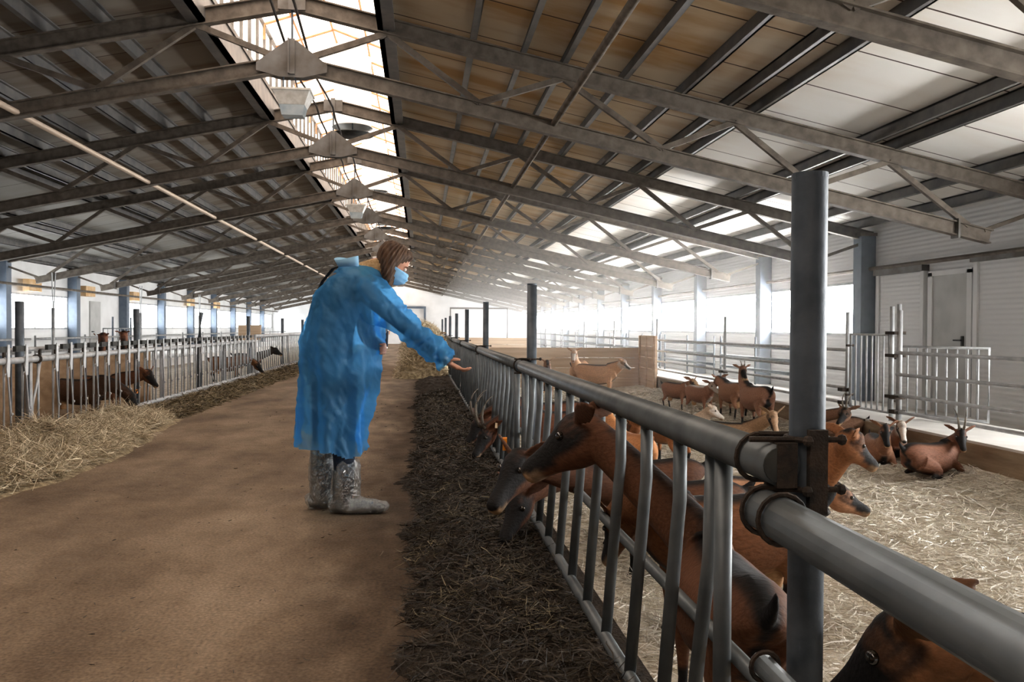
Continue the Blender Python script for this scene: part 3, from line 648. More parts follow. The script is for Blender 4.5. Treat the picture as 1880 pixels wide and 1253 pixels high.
# end wall: door frames and dark posts
t = thing('end_door_frame', 'dark door frame on the far end wall', 'door frame', (-.8, 56.6, 0))
MB().bb((-3.2, 56.75, 2.45), (.3, 56.9, 2.6)).build('head', col_m, t); MB().bb((.15, 56.75, 0), (.3, 56.9, 2.45)).build('jamb', col_m, t); MB().bb((-3.3, 56.75, 0), (-3.15, 56.9, 2.6)).build('jamb', col_m, t)
t = thing('inner_stall_frame', 'thin dark goal shaped frame standing beyond the hay stack', 'frame', (1.6, 40, 0))
MB().tube([(1.4, 40, 0), (1.4, 40, 2.1), (4.2, 40, 2.1), (4.2, 40, 0)], .05, 8).build('frame', truss_m, t)

# ------------------------------------------------------------------ lofted bodies
def loft(rings, n=16, ref=(0, 0, 1), colf=None, capn=True):
    """rings: (centre, side radius, up radius). Returns verts, faces, colours"""
    P = [Vector(r[0]) for r in rings]; N = len(P); V = []; Fc = []; Cc = []; pa = None
    for i, r in enumerate(rings):
        t = (P[min(i+1, N-1)]-P[max(i-1, 0)]).normalized(); rf = Vector(ref)
        a = t.cross(rf)
        if a.length < .25 and pa is not None: a = pa - t*pa.dot(t)
        a.normalize()
        if pa is not None and a.dot(pa) < 0: a = -a
        pa = a; b_ = a.cross(t).normalized()
        for k in range(n):
            w = 2*math.pi*k/n; V.append(P[i]+a*(r[1]*math.cos(w))+b_*(r[2]*math.sin(w)))
            Cc.append(colf(i/(N-1), math.sin(w), math.cos(w)) if colf else (1, 1, 1))
    for i in range(N-1):
        for k in range(n): Fc.append((i*n+k, i*n+(k+1) % n, (i+1)*n+(k+1) % n, (i+1)*n+k))
    Fc.append(tuple(range(n-1, -1, -1))); Fc.append(tuple((N-1)*n+k for k in range(n)))
    return V, Fc, Cc
def fine(rings, m=4):
    """Catmull-Rom refine of a ring list"""
    R = [np.array([*r[0], r[1], r[2]], float) for r in rings]; out = []
    for i in range(len(R)-1):
        p0 = R[max(i-1, 0)]; p1 = R[i]; p2 = R[i+1]; p3 = R[min(i+2, len(R)-1)]
        for k in range(m):
            t = k/m; q = .5*((2*p1)+(-p0+p2)*t+(2*p0-5*p1+4*p2-p3)*t*t+(-p0+3*p1-3*p2+p3)*t**3); out.append((tuple(q[:3]), max(q[3], .002), max(q[4], .002)))
    q = R[-1]; out.append((tuple(q[:3]), q[3], q[4])); return out
def fuse(name, lofts, voxel, smooth=3, cull=None):
    """one continuous skin from overlapping lofts, coloured from the nearest source vertex"""
    V = []; Fc = []; C = []
    for v, f, c in lofts:
        n = len(V); V += v; Fc += [tuple(i+n for i in q) for q in f]; C += c
    me = bpy.data.meshes.new('tmp'); me.from_pydata(V, [], Fc); me.update()
    o = bpy.data.objects.new('tmp', me); COL.objects.link(o)
    m = o.modifiers.new('r', 'REMESH'); m.mode = 'VOXEL'; m.voxel_size = voxel; m.use_smooth_shade = True
    if smooth: m = o.modifiers.new('s', 'SMOOTH'); m.iterations = smooth; m.factor = .6
    dg = bpy.context.evaluated_depsgraph_get(); out = bpy.data.meshes.new_from_object(o.evaluated_get(dg)); out.name = name
    bpy.data.objects.remove(o); bpy.data.meshes.remove(me)
    kd = kdtree.KDTree(len(V))
    for i, v in enumerate(V): kd.insert(v, i)
    kd.balance(); cols = []
    for v in out.vertices:
        s = np.zeros(3); w = 0
        for co, i, d in kd.find_n(v.co, 7): q = 1/(d+.004)**2; s += np.array(C[i])*q; w += q
        cols.append((*(s/w), 1.0))
    at = out.color_attributes.new('coat', 'FLOAT_COLOR', 'POINT'); at.data.foreach_set('color', np.array(cols, np.float32).ravel())
    out.polygons.foreach_set('use_smooth', [True]*len(out.polygons)); return out
def coat_mat(name, rough=.7, bump=.6, bs=110, sheen=.08, var=.35):
    m = bpy.data.materials.new(name); m.use_nodes = True; nt = m.node_tree; b_ = nt.nodes['Principled BSDF']; L = nt.links.new
    b_.inputs['Roughness'].default_value = rough; b_.inputs['Sheen Weight'].default_value = 0; b_.inputs['Specular IOR Level'].default_value = .16
    b_.inputs['Sheen Tint'].default_value = (1, 1, 1, 1)
    at = node(nt, 'ShaderNodeAttribute', attribute_name='coat'); tc = node(nt, 'ShaderNodeTexCoord'); mp = node(nt, 'ShaderNodeMapping'); mp.inputs['Scale'].default_value = (.35, 1, .8); L(tc.outputs['Object'], mp.inputs[0])
    n = node(nt, 'ShaderNodeTexNoise'); n.inputs['Scale'].default_value = bs; n.inputs['Detail'].default_value = 6; L(mp.outputs[0], n.inputs[0])
    mx = node(nt, 'ShaderNodeMix', data_type='RGBA', blend_type='OVERLAY'); mx.inputs[0].default_value = var*1.6; L(at.outputs['Color'], mx.inputs[6]); L(n.outputs[0], mx.inputs[7]); L(mx.outputs[2], b_.inputs['Base Color'])
    bp = node(nt, 'ShaderNodeBump'); bp.inputs['Strength'].default_value = bump; bp.inputs['Distance'].default_value = .006; L(n.outputs[0], bp.inputs['Height']); L(bp.outputs[0], b_.inputs['Normal']); return m
coat = coat_mat('goat_coat')
eye_m = mat('goat_eye', (.012, .009, .006), .12, 0, spec=.8); horn_m = mat('goat_horn', (.10, .085, .07), .5, 0, (.2, .17, .13), 40, stretch=(1, 1, 5), bump=.5)
tag_y = mat('orange_ear_tag', (.75, .25, .02), .5); tag_w = mat('pale_ear_tag', (.8, .62, .4), .5)

CH = (.19, .082, .038); BK = (.012, .011, .011); TN = (.42, .26, .14); LT = (.52, .30, .15); WH = (.60, .54, .48)
def goat(label, pos, heading, poll, nose, s=1.0, lying=False, horns=0, base=CH, dark=BK, vox=.011, tag_c=None, pale=None, ear_up=.25, group=None, parts=True):
    """pos: ground point under mid body; heading: angle of the body axis; poll, nose: world points"""
    gz = pen_h(pos[0], pos[1]) if pos[0] > 0 else -.02
    t = thing('goat', label, 'goat', (pos[0], pos[1], gz), group or 'goats in the pens'); t.rotation_euler = (0, 0, 0)
    c, sn = math.cos(heading), math.sin(heading)
    def G(x, y, z): x *= s; y *= s; z *= s; return Vector((x*c-y*sn, x*sn+y*c, z))      # still relative to the root
    pl = Vector(poll)-Vector((pos[0], pos[1], gz)); ns = Vector(nose)-Vector((pos[0], pos[1], gz))
    dz = -.21 if lying else 0
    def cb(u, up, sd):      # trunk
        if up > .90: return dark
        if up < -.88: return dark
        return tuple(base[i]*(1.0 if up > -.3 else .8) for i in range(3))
    def cl(u, up, sd): return dark if u > .52 else base
    def cn(u, up, sd): return dark if up > .90 and dark is BK else base
    pc = pale or base
    def chd(u, up, sd):
        if u > .84: return dark if up > .1 else (pale or TN)
        if u > .70 and up < -.25 and not pale: return (.24, .16, .10)
        if up > .62: return dark if not pale else pale
        if up > .40: return TN if (u > .2 and u < .62) else dark
        if up > -.15 - .25*(u > .55): return dark if u > .12 else base
        if u < .32 and up > .0: return dark
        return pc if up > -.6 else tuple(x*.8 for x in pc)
    tr = [(-.365, .435, .045, .05), (-.345, .445, .09, .10), (-.27, .435, .125, .135), (-.15, .405, .14, .155), (0, .385, .15, .165), (.13, .395, .135, .16), (.23, .42, .105, .135), (.30, .44, .07, .09)]
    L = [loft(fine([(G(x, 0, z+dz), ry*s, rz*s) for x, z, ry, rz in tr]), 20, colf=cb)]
    nb = G(.20, 0, .46+dz); nb2 = G(.29, 0, .50+dz); hd = (ns-pl); hl = hd.length; hu = hd.normalized()
    nk = pl - hu*.0
    mid = nb2.lerp(nk, .5) + (G(.03, 0, .0) if nk.z > nb2.z else G(.02, 0, .02))
    L.append(loft(fine([(nb, .092*s, .125*s), (nb2, .076*s, .108*s), (mid, .058*s, .082*s), (nk+hu*.02*s, .050*s, .068*s), (nk+hu*.06*s, .044*s, .056*s)], 5), 16, colf=cn))
    hs = hl/.24
    hr = [(-.12, .022, .034), (-.04, .043, .062), (.08, .051, .077), (.24, .053, .076), (.38, .046, .066), (.55, .035, .050), (.72, .030, .041), (.86, .031, .037), (.96, .027, .030), (1.0, .014, .016)]
    hup = Vector((0, 0, 1)); sd = hu.cross(hup).normalized() if abs(hu.z) < .97 else Vector((-sn, c, 0)); up = sd.cross(hu).normalized()
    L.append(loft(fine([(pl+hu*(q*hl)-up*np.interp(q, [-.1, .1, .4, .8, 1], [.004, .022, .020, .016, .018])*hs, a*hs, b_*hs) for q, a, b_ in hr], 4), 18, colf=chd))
    ears = []
    for k in (-1, 1):
        e0 = pl+hu*(.02*hl)+sd*(k*.038*hs)+up*.025*hs; out = (sd*k*1.0 - hu*.75 + up*ear_up + Vector((0, 0, .1))).normalized()
        fr = [(e0, .013, .010), (e0+out*.03*hs, .026, .008), (e0+out*.07*hs-up*.008, .034, .006), (e0+out*.11*hs-up*.018, .025, .005), (e0+out*.145*hs-up*.030, .005, .004)]
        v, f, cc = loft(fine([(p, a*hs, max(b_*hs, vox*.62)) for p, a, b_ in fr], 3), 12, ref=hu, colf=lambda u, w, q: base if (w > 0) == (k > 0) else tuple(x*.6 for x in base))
        L.append((v, f, cc)); ears.append(e0+out*.07*hs)
    if not lying:
        for k in (-1, 1):
            L.append(loft(fine([(G(.19, k*.065, .42), .055*s, .075*s), (G(.20, k*.08, .30), .036*s, .045*s), (G(.205, k*.08, .20), .024*s, .026*s), (G(.20, k*.08, .10), .016*s, .017*s), (G(.205, k*.08, .035), .019*s, .020*s), (G(.215, k*.08, 0), .022*s, .026*s)], 4), 12, ref=(c, sn, .01), colf=cl))
            L.append(loft(fine([(G(-.25, k*.06, .44), .06*s, .10*s), (G(-.23, k*.08, .33), .045*s, .075*s), (G(-.25, k*.085, .24), .028*s, .04*s), (G(-.30, k*.085, .185), .019*s, .024*s), (G(-.285, k*.085, .10), .015*s, .017*s), (G(-.275, k*.085, .035), .019*s, .02*s), (G(-.262, k*.085, 0), .022*s, .026*s)], 4), 12, ref=(c, sn, .01), colf=cl))
        L.append(loft(fine([(G(-.16, 0, .30), .06*s, .05*s), (G(-.18, 0, .22), .06*s, .05*s), (G(-.18, 0, .17), .03*s, .03*s)], 3), 12, ref=(1, 0, 0), colf=lambda *a: tuple(x*.9 for x in LT)))
    else:
        for k in (-1, 1):
            L.append(loft(fine([(G(.16, k*.09, .17), .05*s, .05*s), (G(.27, k*.11, .08), .034*s, .036*s), (G(.30, k*.11, .035), .026*s, .026*s), (G(.20, k*.12, .025), .018*s, .018*s), (G(.10, k*.12, .022), .02*s, .02*s)], 4), 10, colf=cl))
            L.append(loft(fine([(G(-.24, k*.09, .17), .07*s, .09*s), (G(-.12, k*.13, .11), .05*s, .06*s), (G(-.06, k*.15, .05), .03*s, .032*s), (G(-.18, k*.16, .03), .02*s, .02*s), (G(-.05, k*.17, .022), .02*s, .02*s)], 4), 10, colf=cl))
    L.append(loft(fine([(G(-.35, 0, .48+dz), .022*s, .03*s), (G(-.40, 0, .51+dz), .02*s, .028*s), (G(-.44, 0, .55+dz), .012*s, .018*s), (G(-.455, 0, .585+dz), .006*s, .008*s)], 3), 10, colf=lambda *a: dark))
    me = fuse('body', L, vox*s, 2); me.materials.append(coat)
    bo = bpy.data.objects.new('body', me); COL.objects.link(bo); bo.parent = t
    if parts:
        for k in (-1, 1):
            p = pl+hu*(.30*hl)+sd*(k*.0425*hs)+up*.016*hs; q = MB().ball(p, .0125*hs, 12, 8).build('eye', eye_m, t, True); q.location = (0, 0, 0)
            me2 = q.data
            me2.transform(Matrix.Translation(Vector(parent_off(t))))
    if horns:
        for k in (-1, 1):
            p = pl+hu*(.05*hl)+sd*(k*.018*hs)+up*.05*hs; pts = []; H = .16*horns*hs
            for j in range(9):
                a = j/8; pts.append(p + up*(H*.62*math.sin(a*2.1)) - hu*(H*.62*(1-math.cos(a*2.1))+H*.12*a) + sd*(k*H*.2*a))
            q = MB().tube(pts, [.014*hs*(1-j/8*.85) for j in range(9)], 8).build('horn', horn_m, t, True); q.data.transform(Matrix.Translation(Vector(parent_off(t))))
    if tag_c:
        for k in ((1,) if tag_c in ('o1',) else (-1,)):
            p = ears[0 if k < 0 else 1]; q = MB().box(p-up*.012*hs, (.016*hs, .035*hs, .045*hs), heading).build('ear_tag', tag_y if tag_c.startswith('o') else tag_w, t, label='orange ear tag' if tag_c.startswith('o') else 'pale ear tag'); q.data.transform(Matrix.Translation(Vector(parent_off(t))))
    return t
PI = math.pi
# goats reaching through or standing behind the bar fence
goat('dark faced goat with its head raised through the bars towards the person', (.88, 2.28), PI/2-.1, (.60, 2.90, .80), (.375, 3.02, .615), s=.97, base=(.12, .05, .025), vox=.0075, ear_up=.05)
goat('dark goat with an orange ear tag bowing its head through the bars', (1.20, 3.80), PI-.1, (.46, 3.72, .555), (.30, 3.55, .36), s=.88, base=(.11, .048, .027), vox=.009, tag_c='o1', ear_up=0)
goat('brown goat eating with its head low, under the tagged goat', (1.22, 4.40), PI, (.52, 4.20, .28), (.40, 4.05, .07), s=.88, base=(.11, .048, .027), vox=.009)
goat('chestnut goat standing sideways right behind the thick post', (1.20, 3.10), PI+.05, (.80, 3.22, .40), (.755, 3.30, .18), s=1.03, base=(.17, .07, .03), vox=.010)
goat('horned brown goat feeding through the far bars', (1.15, 6.75), PI, (.55, 6.75, .30), (.42, 6.65, .09), s=.95, horns=1.3, base=(.13, .05, .026), tag_c='w')
goat('second horned brown goat feeding through the far bars', (1.15, 7.5), PI, (.55, 7.5, .30), (.40, 7.40, .09), s=.95, horns=1.2, base=(.13, .05, .026))
goat('bright orange goat seen between the bars behind the raised dark head', (1.42, 5.50), PI*.55, (1.36, 5.98, .56), (1.34, 6.14, .42), s=.88, base=(.50, .22, .09), dark=(.30, .12, .05), pale=(.55, .33, .2))
goat('brown goat standing further back behind the bars, legs showing under the rail', (2.12, 6.95), PI*.6, (1.95, 7.36, .27), (1.88, 7.5, .08), s=.85, base=(.30, .12, .05))

# foreground goat
goat('dark headed goat in the bottom corner under the thick rail', (1.62, 1.42), PI-.15, (.99, 1.52, .545), (.845, 1.66, .33), s=1.05, base=(.17, .075, .032), vox=.007, ear_up=-.1)
# right side of the pen
goat('chestnut goat lying behind the post with its head up and turned to the platform', (1.72, 4.12), .25, (2.19, 4.0, .585), (2.37, 4.02, .435), s=1.05, base=(.27, .115, .05), vox=.008, lying=True, ear_up=.1)
goat('goat asleep with its head down on the straw beside the post', (2.02, 4.75), .1, (2.47, 4.62, .17), (2.68, 4.62, .06), s=.95, base=(.40, .20, .11), vox=.009, lying=True)
goat('horned goat lying side on against the kerb', (4.15, 7.85), PI*.9, (4.10, 7.50, .36), (3.96, 7.42, .25), s=.75, horns=1.1, base=(.20, .11, .07), lying=True)
goat('brown goat with a dark face lying beside the black and white faced one', (3.98, 6.75), -PI*.6, (3.86, 6.45, .33), (3.82, 6.33, .19), s=.75, base=(.25, .12, .07), lying=True, vox=.010)
goat('black and white faced goat resting against the kerb', (4.18, 6.85), -PI*.62, (4.05, 6.52, .35), (4.01, 6.40, .21), s=.75, base=(.22, .11, .07), pale=WH, lying=True, vox=.010)
goat('reddish goat with long curved horns lying below the barred gates', (4.02, 6.05), .3, (4.24, 6.02, .34), (4.18, 5.89, .22), s=.78, horns=1.2, base=(.17, .075, .045), lying=True, vox=.010)
goat('small goat in the middle of the pen, first of the pair walking together', (3.75, 11.7), -PI*.33, (3.87, 11.38, .40), (3.95, 11.22, .29), s=.72, base=(.26, .12, .07), pale=TN)
goat('small goat in the middle of the pen, second of the pair, with a white back', (3.86, 11.0), -PI*.38, (3.90, 10.70, .40), (3.97, 10.55, .29), s=.72, base=(.28, .13, .08), dark=(.5, .45, .4))
goat('goat seen from behind at the kerb with its tail raised', (4.02, 10.25), PI*.53, (3.98, 10.62, .48), (3.97, 10.78, .36), s=.85, base=(.30, .15, .09))
goat('goat seen from behind beside the other, its horned head showing above its back', (3.92, 9.25), PI*.52, (3.92, 9.66, .66), (3.90, 9.50, .56), s=.93, horns=.6, base=(.29, .15, .1))
goat('light faced goat lying in the straw and looking at the camera', (3.10, 7.95), -.5, (3.42, 7.66, .32), (3.41, 7.53, .14), s=.8, base=(.32, .2, .12), pale=(.42, .27, .17), lying=True)
goat('pale backed goat lying beside the light faced goat', (2.72, 8.45), .15, (3.06, 8.40, .30), (3.2, 8.36, .2), s=.8, base=(.5, .38, .28), dark=WH, lying=True)
goat('orange goat with a white face by the plank partition', (2.80, 14.35), -PI*.62, (2.62, 13.9, .74), (2.58, 13.74, .58), s=1.1, base=(.50, .27, .14), dark=(.3, .15, .08), pale=WH)
goat('orange goat by the plank partition facing the platform', (3.02, 13.85), -.35, (3.40, 13.66, .58), (3.56, 13.60, .46), s=1.05, base=(.48, .26, .14), pale=WH)
goat('small goat head peering over the rail near the plank partition', (1.95, 12.9), -PI*.5, (1.93, 12.5, .62), (1.93, 12.4, .48), s=1.05, base=(.3, .15, .08))
# goats behind the headlocks
goat('brown goat with its head out of the headlocks', (-4.10, 11.0), 0, (-3.50, 10.93, .55), (-3.34, 10.85, .38), s=.95, base=(.17, .07, .035), vox=.011)
goat('dark goat with a yellow-orange ear tag feeding at the headlocks', (-4.10, 10.35), 0, (-3.50, 10.32, .30), (-3.36, 10.22, .12), s=.95, base=(.07, .035, .02), tag_c='o2')
goat('brown goat feeding where the headlocks end', (-4.10, 17.85), 0, (-3.48, 17.85, .36), (-3.32, 17.75, .18), s=.95, base=(.2, .09, .04))
goat('black goat looking out between the slanted bars', (-4.10, 20.1), 0, (-3.50, 20.1, .60), (-3.30, 20.0, .48), s=.95, base=(.03, .02, .015))
goat('goat standing behind the headlocks with only its back showing', (-4.75, 12.2), 1.4, (-4.7, 12.7, .98), (-4.68, 12.9, .9), s=1.3, base=(.22, .09, .05), vox=.016)
goat('second goat standing behind the headlocks with only its back showing', (-5.1, 14.6), 1.8, (-5.2, 15.0, 1.0), (-5.2, 15.2, .9), s=1.3, base=(.22, .09, .05), vox=.016)

# ------------------------------------------------------------------ the person
PY = 5.118
def PX_(px): return (px-772.2)/300.0
def PZ_(py): return 1.673-(py-446)/297.4
def P3(px, py, y=0.0): return Vector((PX_(px), PY+y, PZ_(py)))
SKIN = (.55, .28, .19)
def person():
    t = thing('person', 'person in blue gown, face mask and clear boot covers bending to hold out a hand', 'person', (PX_(620), PY, 0))
    off = Vector(t.location)
    def rel(L): return [([v-off for v in a], f, c) for a, f, c in L]
    sk = lambda *a: SKIN
    L = []
    # torso, neck, head
    L.append(loft(fine([(P3(606, 700), .10, .10), (P3(604, 660), .155, .125), (P3(606, 620), .14, .11), (P3(615, 570), .145, .115), (P3(635, 530), .165, .11), (P3(650, 510), .12, .09), (P3(668, 500), .06, .06), (P3(690, 490), .052, .055), (P3(703, 494), .05, .05)], 4), 18, ref=(1, 0, 0), colf=sk))
    hc = P3(717, 485, -.0)
    ax = Vector((-.50, 0, -.83)).normalized()          # crown to chin axis of the bowed head
    fw = Vector((.83, .06, -.5)).normalized(); fw = (fw-ax*fw.dot(ax)).normalized(); sdv = ax.cross(fw).normalized()
    rr = [(-.118, .02, .02), (-.105, .055, .06), (-.075, .073, .088), (-.03, .078, .097), (.01, .076, .094), (.045, .068, .082), (.075, .055, .066), (.10, .038, .045), (.115, .015, .02)]
    V, Fc, Cc = [], [], []
    n = 20
    for i, (q, a, b_) in enumerate(rr):
        for k in range(n):
            w = 2*PI*k/n; V.append(hc + ax*q + sdv*(a*math.cos(w)) + fw*(b_*math.sin(w)+(.012 if q > .02 else 0))); Cc.append(SKIN)
    for i in range(len(rr)-1):
        for k in range(n): Fc.append((i*n+k, i*n+(k+1) % n, (i+1)*n+(k+1) % n, (i+1)*n+k))
    Fc += [tuple(range(n-1, -1, -1)), tuple((len(rr)-1)*n+k for k in range(n))]; L.append((V, Fc, Cc))
    L.append(loft([(hc+ax*-.01+fw*.085, .008, .008), (hc+ax*.02+fw*.108, .012, .014), (hc+ax*.035+fw*.112, .016, .016), (hc+ax*.045+fw*.095, .014, .012)], 10, ref=sdv, colf=sk))
    for k in (-1, 1):
        e = hc+sdv*(k*.078)+ax*.01-fw*.005; L.append(loft([(e-ax*.03, .008, .012), (e-ax*.01+sdv*k*.006, .009, .018), (e+ax*.015+sdv*k*.004, .008, .014), (e+ax*.03, .006, .008)], 10, ref=fw, colf=sk))
    # legs
    for (hx, kx, ax_, fx, yy, fy, toe) in ((600, 592, 585, 586, .12, 930, .10), (622, 628, 632, 636, -.02, 940, .24)):
        L.append(loft(fine([(P3(hx, 690, yy*.5), .09, .09), (P3(hx, 730, yy*.8), .085, .085), (P3(kx, 800, yy), .058, .06), (P3(ax_, 850, yy), .052, .055), (P3(fx, 915, yy), .035, .04), (P3(fx, fy, yy), .035, .04)], 4), 14, ref=(1, 0, 0), colf=sk))
        z = PZ_(fy)*0+.045; x0 = PX_(fx); L.append(loft([((x0-.05, PY+yy, z), .03, .035), ((x0, PY+yy, z), .038, .042), ((x0+.10, PY+yy-.01, .035), .042, .03), ((x0+.17, PY+yy-.01, .03), .038, .022), ((x0+.20, PY+yy-.01, .025), .015, .012)], 12, colf=sk))
    # right arm reaching forward, palm up
    sh, el, wr = P3(668, 535, -.16), P3(748, 604, -.17), P3(818, 664, -.15)
    L.append(loft(fine([(P3(645, 525, -.06), .05, .06), (sh, .055, .058), (sh.lerp(el, .5), .044, .046), (el, .037, .038), (el.lerp(wr, .35), .036, .037), (el.lerp(wr, .75), .026, .028), (wr, .022, .027)], 4), 14, colf=sk))
    d = (P3(836, 674, -.15)-wr).normalized()
    pm = P3(838, 674, -.15)
    L.append(loft(fine([(wr, .026, .018), (wr.lerp(pm, .4), .034, .017), (pm, .040, .015), (pm+Vector((.018, 0, -.004)), .038, .012)], 4), 14, colf=sk))
    fz = Vector((.0, 0, 0))
    for j, (dy, ln, dr) in enumerate(((-.033, .058, .10), (-.012, .070, .04), (.010, .066, .0), (.031, .052, -.06))):
        a = pm+Vector((.008, dy, -.003)); b1 = a+Vector((ln*.52, dy*.12, -.006-.004*j)); b2 = b1+Vector((ln*.32, dy*.05, .004)); b3 = b2+Vector((ln*.22, 0, .009+.003*j))
        L.append(loft(fine([(a-Vector((.02, 0, 0)), .0085, .008), (a, .0092, .0088), (a.lerp(b1, .9), .0088, .0082), (b1, .009, .0088), (b2, .008, .0076), (b3, .0062, .0056)], 3), 10, colf=sk))
    ta = wr+Vector((.012, -.028, .008)); L.append(loft(fine([(ta, .013, .013), (ta+Vector((.025, -.014, .010)), .012, .012), (ta+Vector((.052, -.016, .010)), .0095, .0095), (ta+Vector((.070, -.012, .006)), .007, .007)], 3), 10, colf=sk))
    # left arm folded in front of the belly
    sl, e2, w2 = P3(652, 530, .17), P3(668, 620, .22), P3(700, 640, .05)
    L.append(loft(fine([(P3(645, 520, .08), .05, .06), (sl, .055, .058), (sl.lerp(e2, .5), .044, .046), (e2, .038, .04), (e2.lerp(w2, .5), .033, .034), (w2, .022, .026)], 4), 14, ref=(.2, .1, 1), colf=sk))
    L.append(loft([(w2, .02, .026), (w2+Vector((.01, -.03, .0)), .016, .04), (w2+Vector((.015, -.07, -.005)), .014, .038)], 12, ref=(0, 0, 1), colf=sk))
    for j in range(4):
        a = w2+Vector((.015, -.065, .028-.019*j)); L.append(loft([(a, .008, .008), (a+Vector((.002, -.03, -.002)), .0085, .0085), (a+Vector((-.012, -.055, -.004)), .0075, .0075), (a+Vector((-.03, -.06, -.004)), .006, .006)], 8, ref=(0, 0, 1), colf=sk))
    a = w2+Vector((-.005, -.03, .03)); L.append(loft([(a, .011, .011), (a+Vector((-.01, -.03, .015)), .010, .010), (a+Vector((-.015, -.05, .012)), .007, .007)], 8, ref=(0, 0, 1), colf=sk))
    me = fuse('body', rel(L), .0052, 2); me.materials.append(coat_mat('skin', .5, .05, 200, .1, .1)); o = bpy.data.objects.new('body', me); COL.objects.link(o); o.parent = t
    def part(name, L_, vox, m, sm=2, label=None, cut=None, disp=None, parent=None):
        me = fuse(name, rel(L_), vox, sm)
        if disp:
            me.update(); nn = [v.normal.copy() for v in me.vertices]
            for v, q in zip(me.vertices, nn): v.co += q*disp(v.co+off, q)
        if cut:
            import bmesh
            bm = bmesh.new(); bm.from_mesh(me); bmesh.ops.delete(bm, geom=[v for v in bm.verts if cut(v.co+off)], context='VERTS'); bm.to_mesh(me); bm.free()
        me.materials.append(m); q = bpy.data.objects.new(name, me); COL.objects.link(q); q.parent = parent or t
        if label: q['label'] = label
        return q
    wc = lambda *a: (1, 1, 1)
    # sweater, jacket, trousers
    def cloth(name, c, c2, sc=60, bump=.3, st=(1, 1, 1)): return mat(name, c, .9, 0, c2, sc, bump=bump, stretch=st)
    part('sweater', [loft(fine([(P3(650, 512), .10, .085), (P3(672, 500), .070, .070), (P3(690, 494), .066, .066), (P3(703, 492), .060, .062)], 5), 18, ref=(1, 0, 0), colf=wc)], .008, cloth('ochre_knit', (.36, .22, .10), (.55, .38, .2), 9, .6, (12, 1, 12)), label='ochre ribbed turtleneck collar')
    part('jacket', [loft(fine([(P3(604, 705), .17, .13), (P3(603, 660), .180, .145), (P3(606, 620), .165, .135), (P3(616, 570), .170, .14), (P3(636, 532), .185, .135), (P3(652, 512), .12, .10)], 4), 18, ref=(1, 0, 0), colf=wc),
                    loft(fine([(P3(645, 525, -.06), .06, .07), (sh, .066, .07), (sh.lerp(el, .5), .054, .056), (el, .046, .048), (el.lerp(wr, .5), .040, .042), (el.lerp(wr, .92), .033, .035)], 4), 14, colf=wc),
                    loft(fine([(P3(645, 520, .08), .06, .07), (sl, .066, .07), (sl.lerp(e2, .5), .054, .056), (e2, .048, .05), (e2.lerp(w2, .8), .036, .038)], 4), 14, ref=(.2, .1, 1), colf=wc)], .012, cloth('dark_jacket', (.06, .065, .07), (.10, .10, .10), 20), label='dark jacket seen through the gown')
    part('trousers', [loft(fine([(P3(600, 690, .06), .105, .11), (P3(598, 730, .10), .10, .105), (P3(592, 800, .12), .075, .08), (P3(586, 880, .12), .06, .065), (P3(586, 920, .12), .05, .05)], 4), 16, ref=(1, 0, 0), colf=wc),
                      loft(fine([(P3(622, 690, -.02), .105, .11), (P3(624, 730, -.03), .10, .105), (P3(629, 800, -.02), .080, .08), (P3(632, 880, -.02), .058, .06), (P3(632, 925, -.02), .05, .05)], 4), 16, ref=(1, 0, 0), colf=wc)], .012, cloth('navy_trousers', (.012, .016, .028), (.02, .026, .04), 30), label='navy trousers')
    # gown: torso tube and sleeves fused, opened at hem and cuff
    prof = [(845, 545, 664, .26), (800, 546, 664, .26), (750, 549, 676, .26), (700, 551, 690, .25), (650, 553, 700, .245), (610, 558, 703, .235), (575, 568, 702, .225), (545, 580, 702, .215), (520, 597, 696, .20), (503, 612, 690, .165), (494, 624, 676, .10), (489, 634, 668, .05)]
    G_ = [loft(fine([(P3((a+b_)/2, y), (b_-a)/600.0, d_) for y, a, b_, d_ in prof], 5), 40, ref=(0, 1, 0), colf=wc)]
    V, Fc, Cc = [], [], []; n = 48; pr = fine([((y, (a+b_)/2, 0), (b_-a)/600.0, d_) for y, a, b_, d_ in prof], 5)
    for (yy, cx, _), ra, rb in pr:
        for k in range(n):
            w = 2*PI*k/n; c0 = P3(cx, yy); V.append(c0+Vector((ra*math.cos(w), rb*math.sin(w), 0))); Cc.append((1, 1, 1))
    N = len(pr)
    for i in range(N-1):
        for k in range(n): Fc.append((i*n+k, i*n+(k+1) % n, (i+1)*n+(k+1) % n, (i+1)*n+k))
    Fc += [tuple(range(n-1, -1, -1)), tuple((N-1)*n+k for k in range(n))]; G_ = [(V, Fc, Cc)]
    G_.append(loft(fine([(P3(650, 533, -.05), .11, .11), (P3(676, 550, -.13), .118, .135), (P3(712, 575, -.17), .092, .105), (P3(746, 603, -.17), .078, .082), (P3(782, 633, -.16), .070, .072), (P3(806, 654, -.155), .056, .062), (P3(817, 664, -.15), .052, .062), (P3(828, 671, -.15), .050, .060)], 5), 22, colf=wc))
    G_.append(loft(fine([(P3(645, 525, .07), .09, .10), (P3(655, 545, .18), .085, .10), (P3(664, 590, .235), .078, .085), (P3(672, 628, .22), .07, .075), (P3(694, 640, .12), .06, .065)], 5), 18, ref=(.2, .1, 1), colf=wc))
    hemz = lambda p: PZ_(812) + (PZ_(834)-PZ_(812))*min(1, max(0, (p.x-PX_(543))/(PX_(650)-PX_(543)))) + (.05 if p.y > PY+.05 else 0) + .012*math.sin(p.x*22+p.y*17)
    wrd = (wr-el).normalized(); cp = P3(820, 666, -.15)
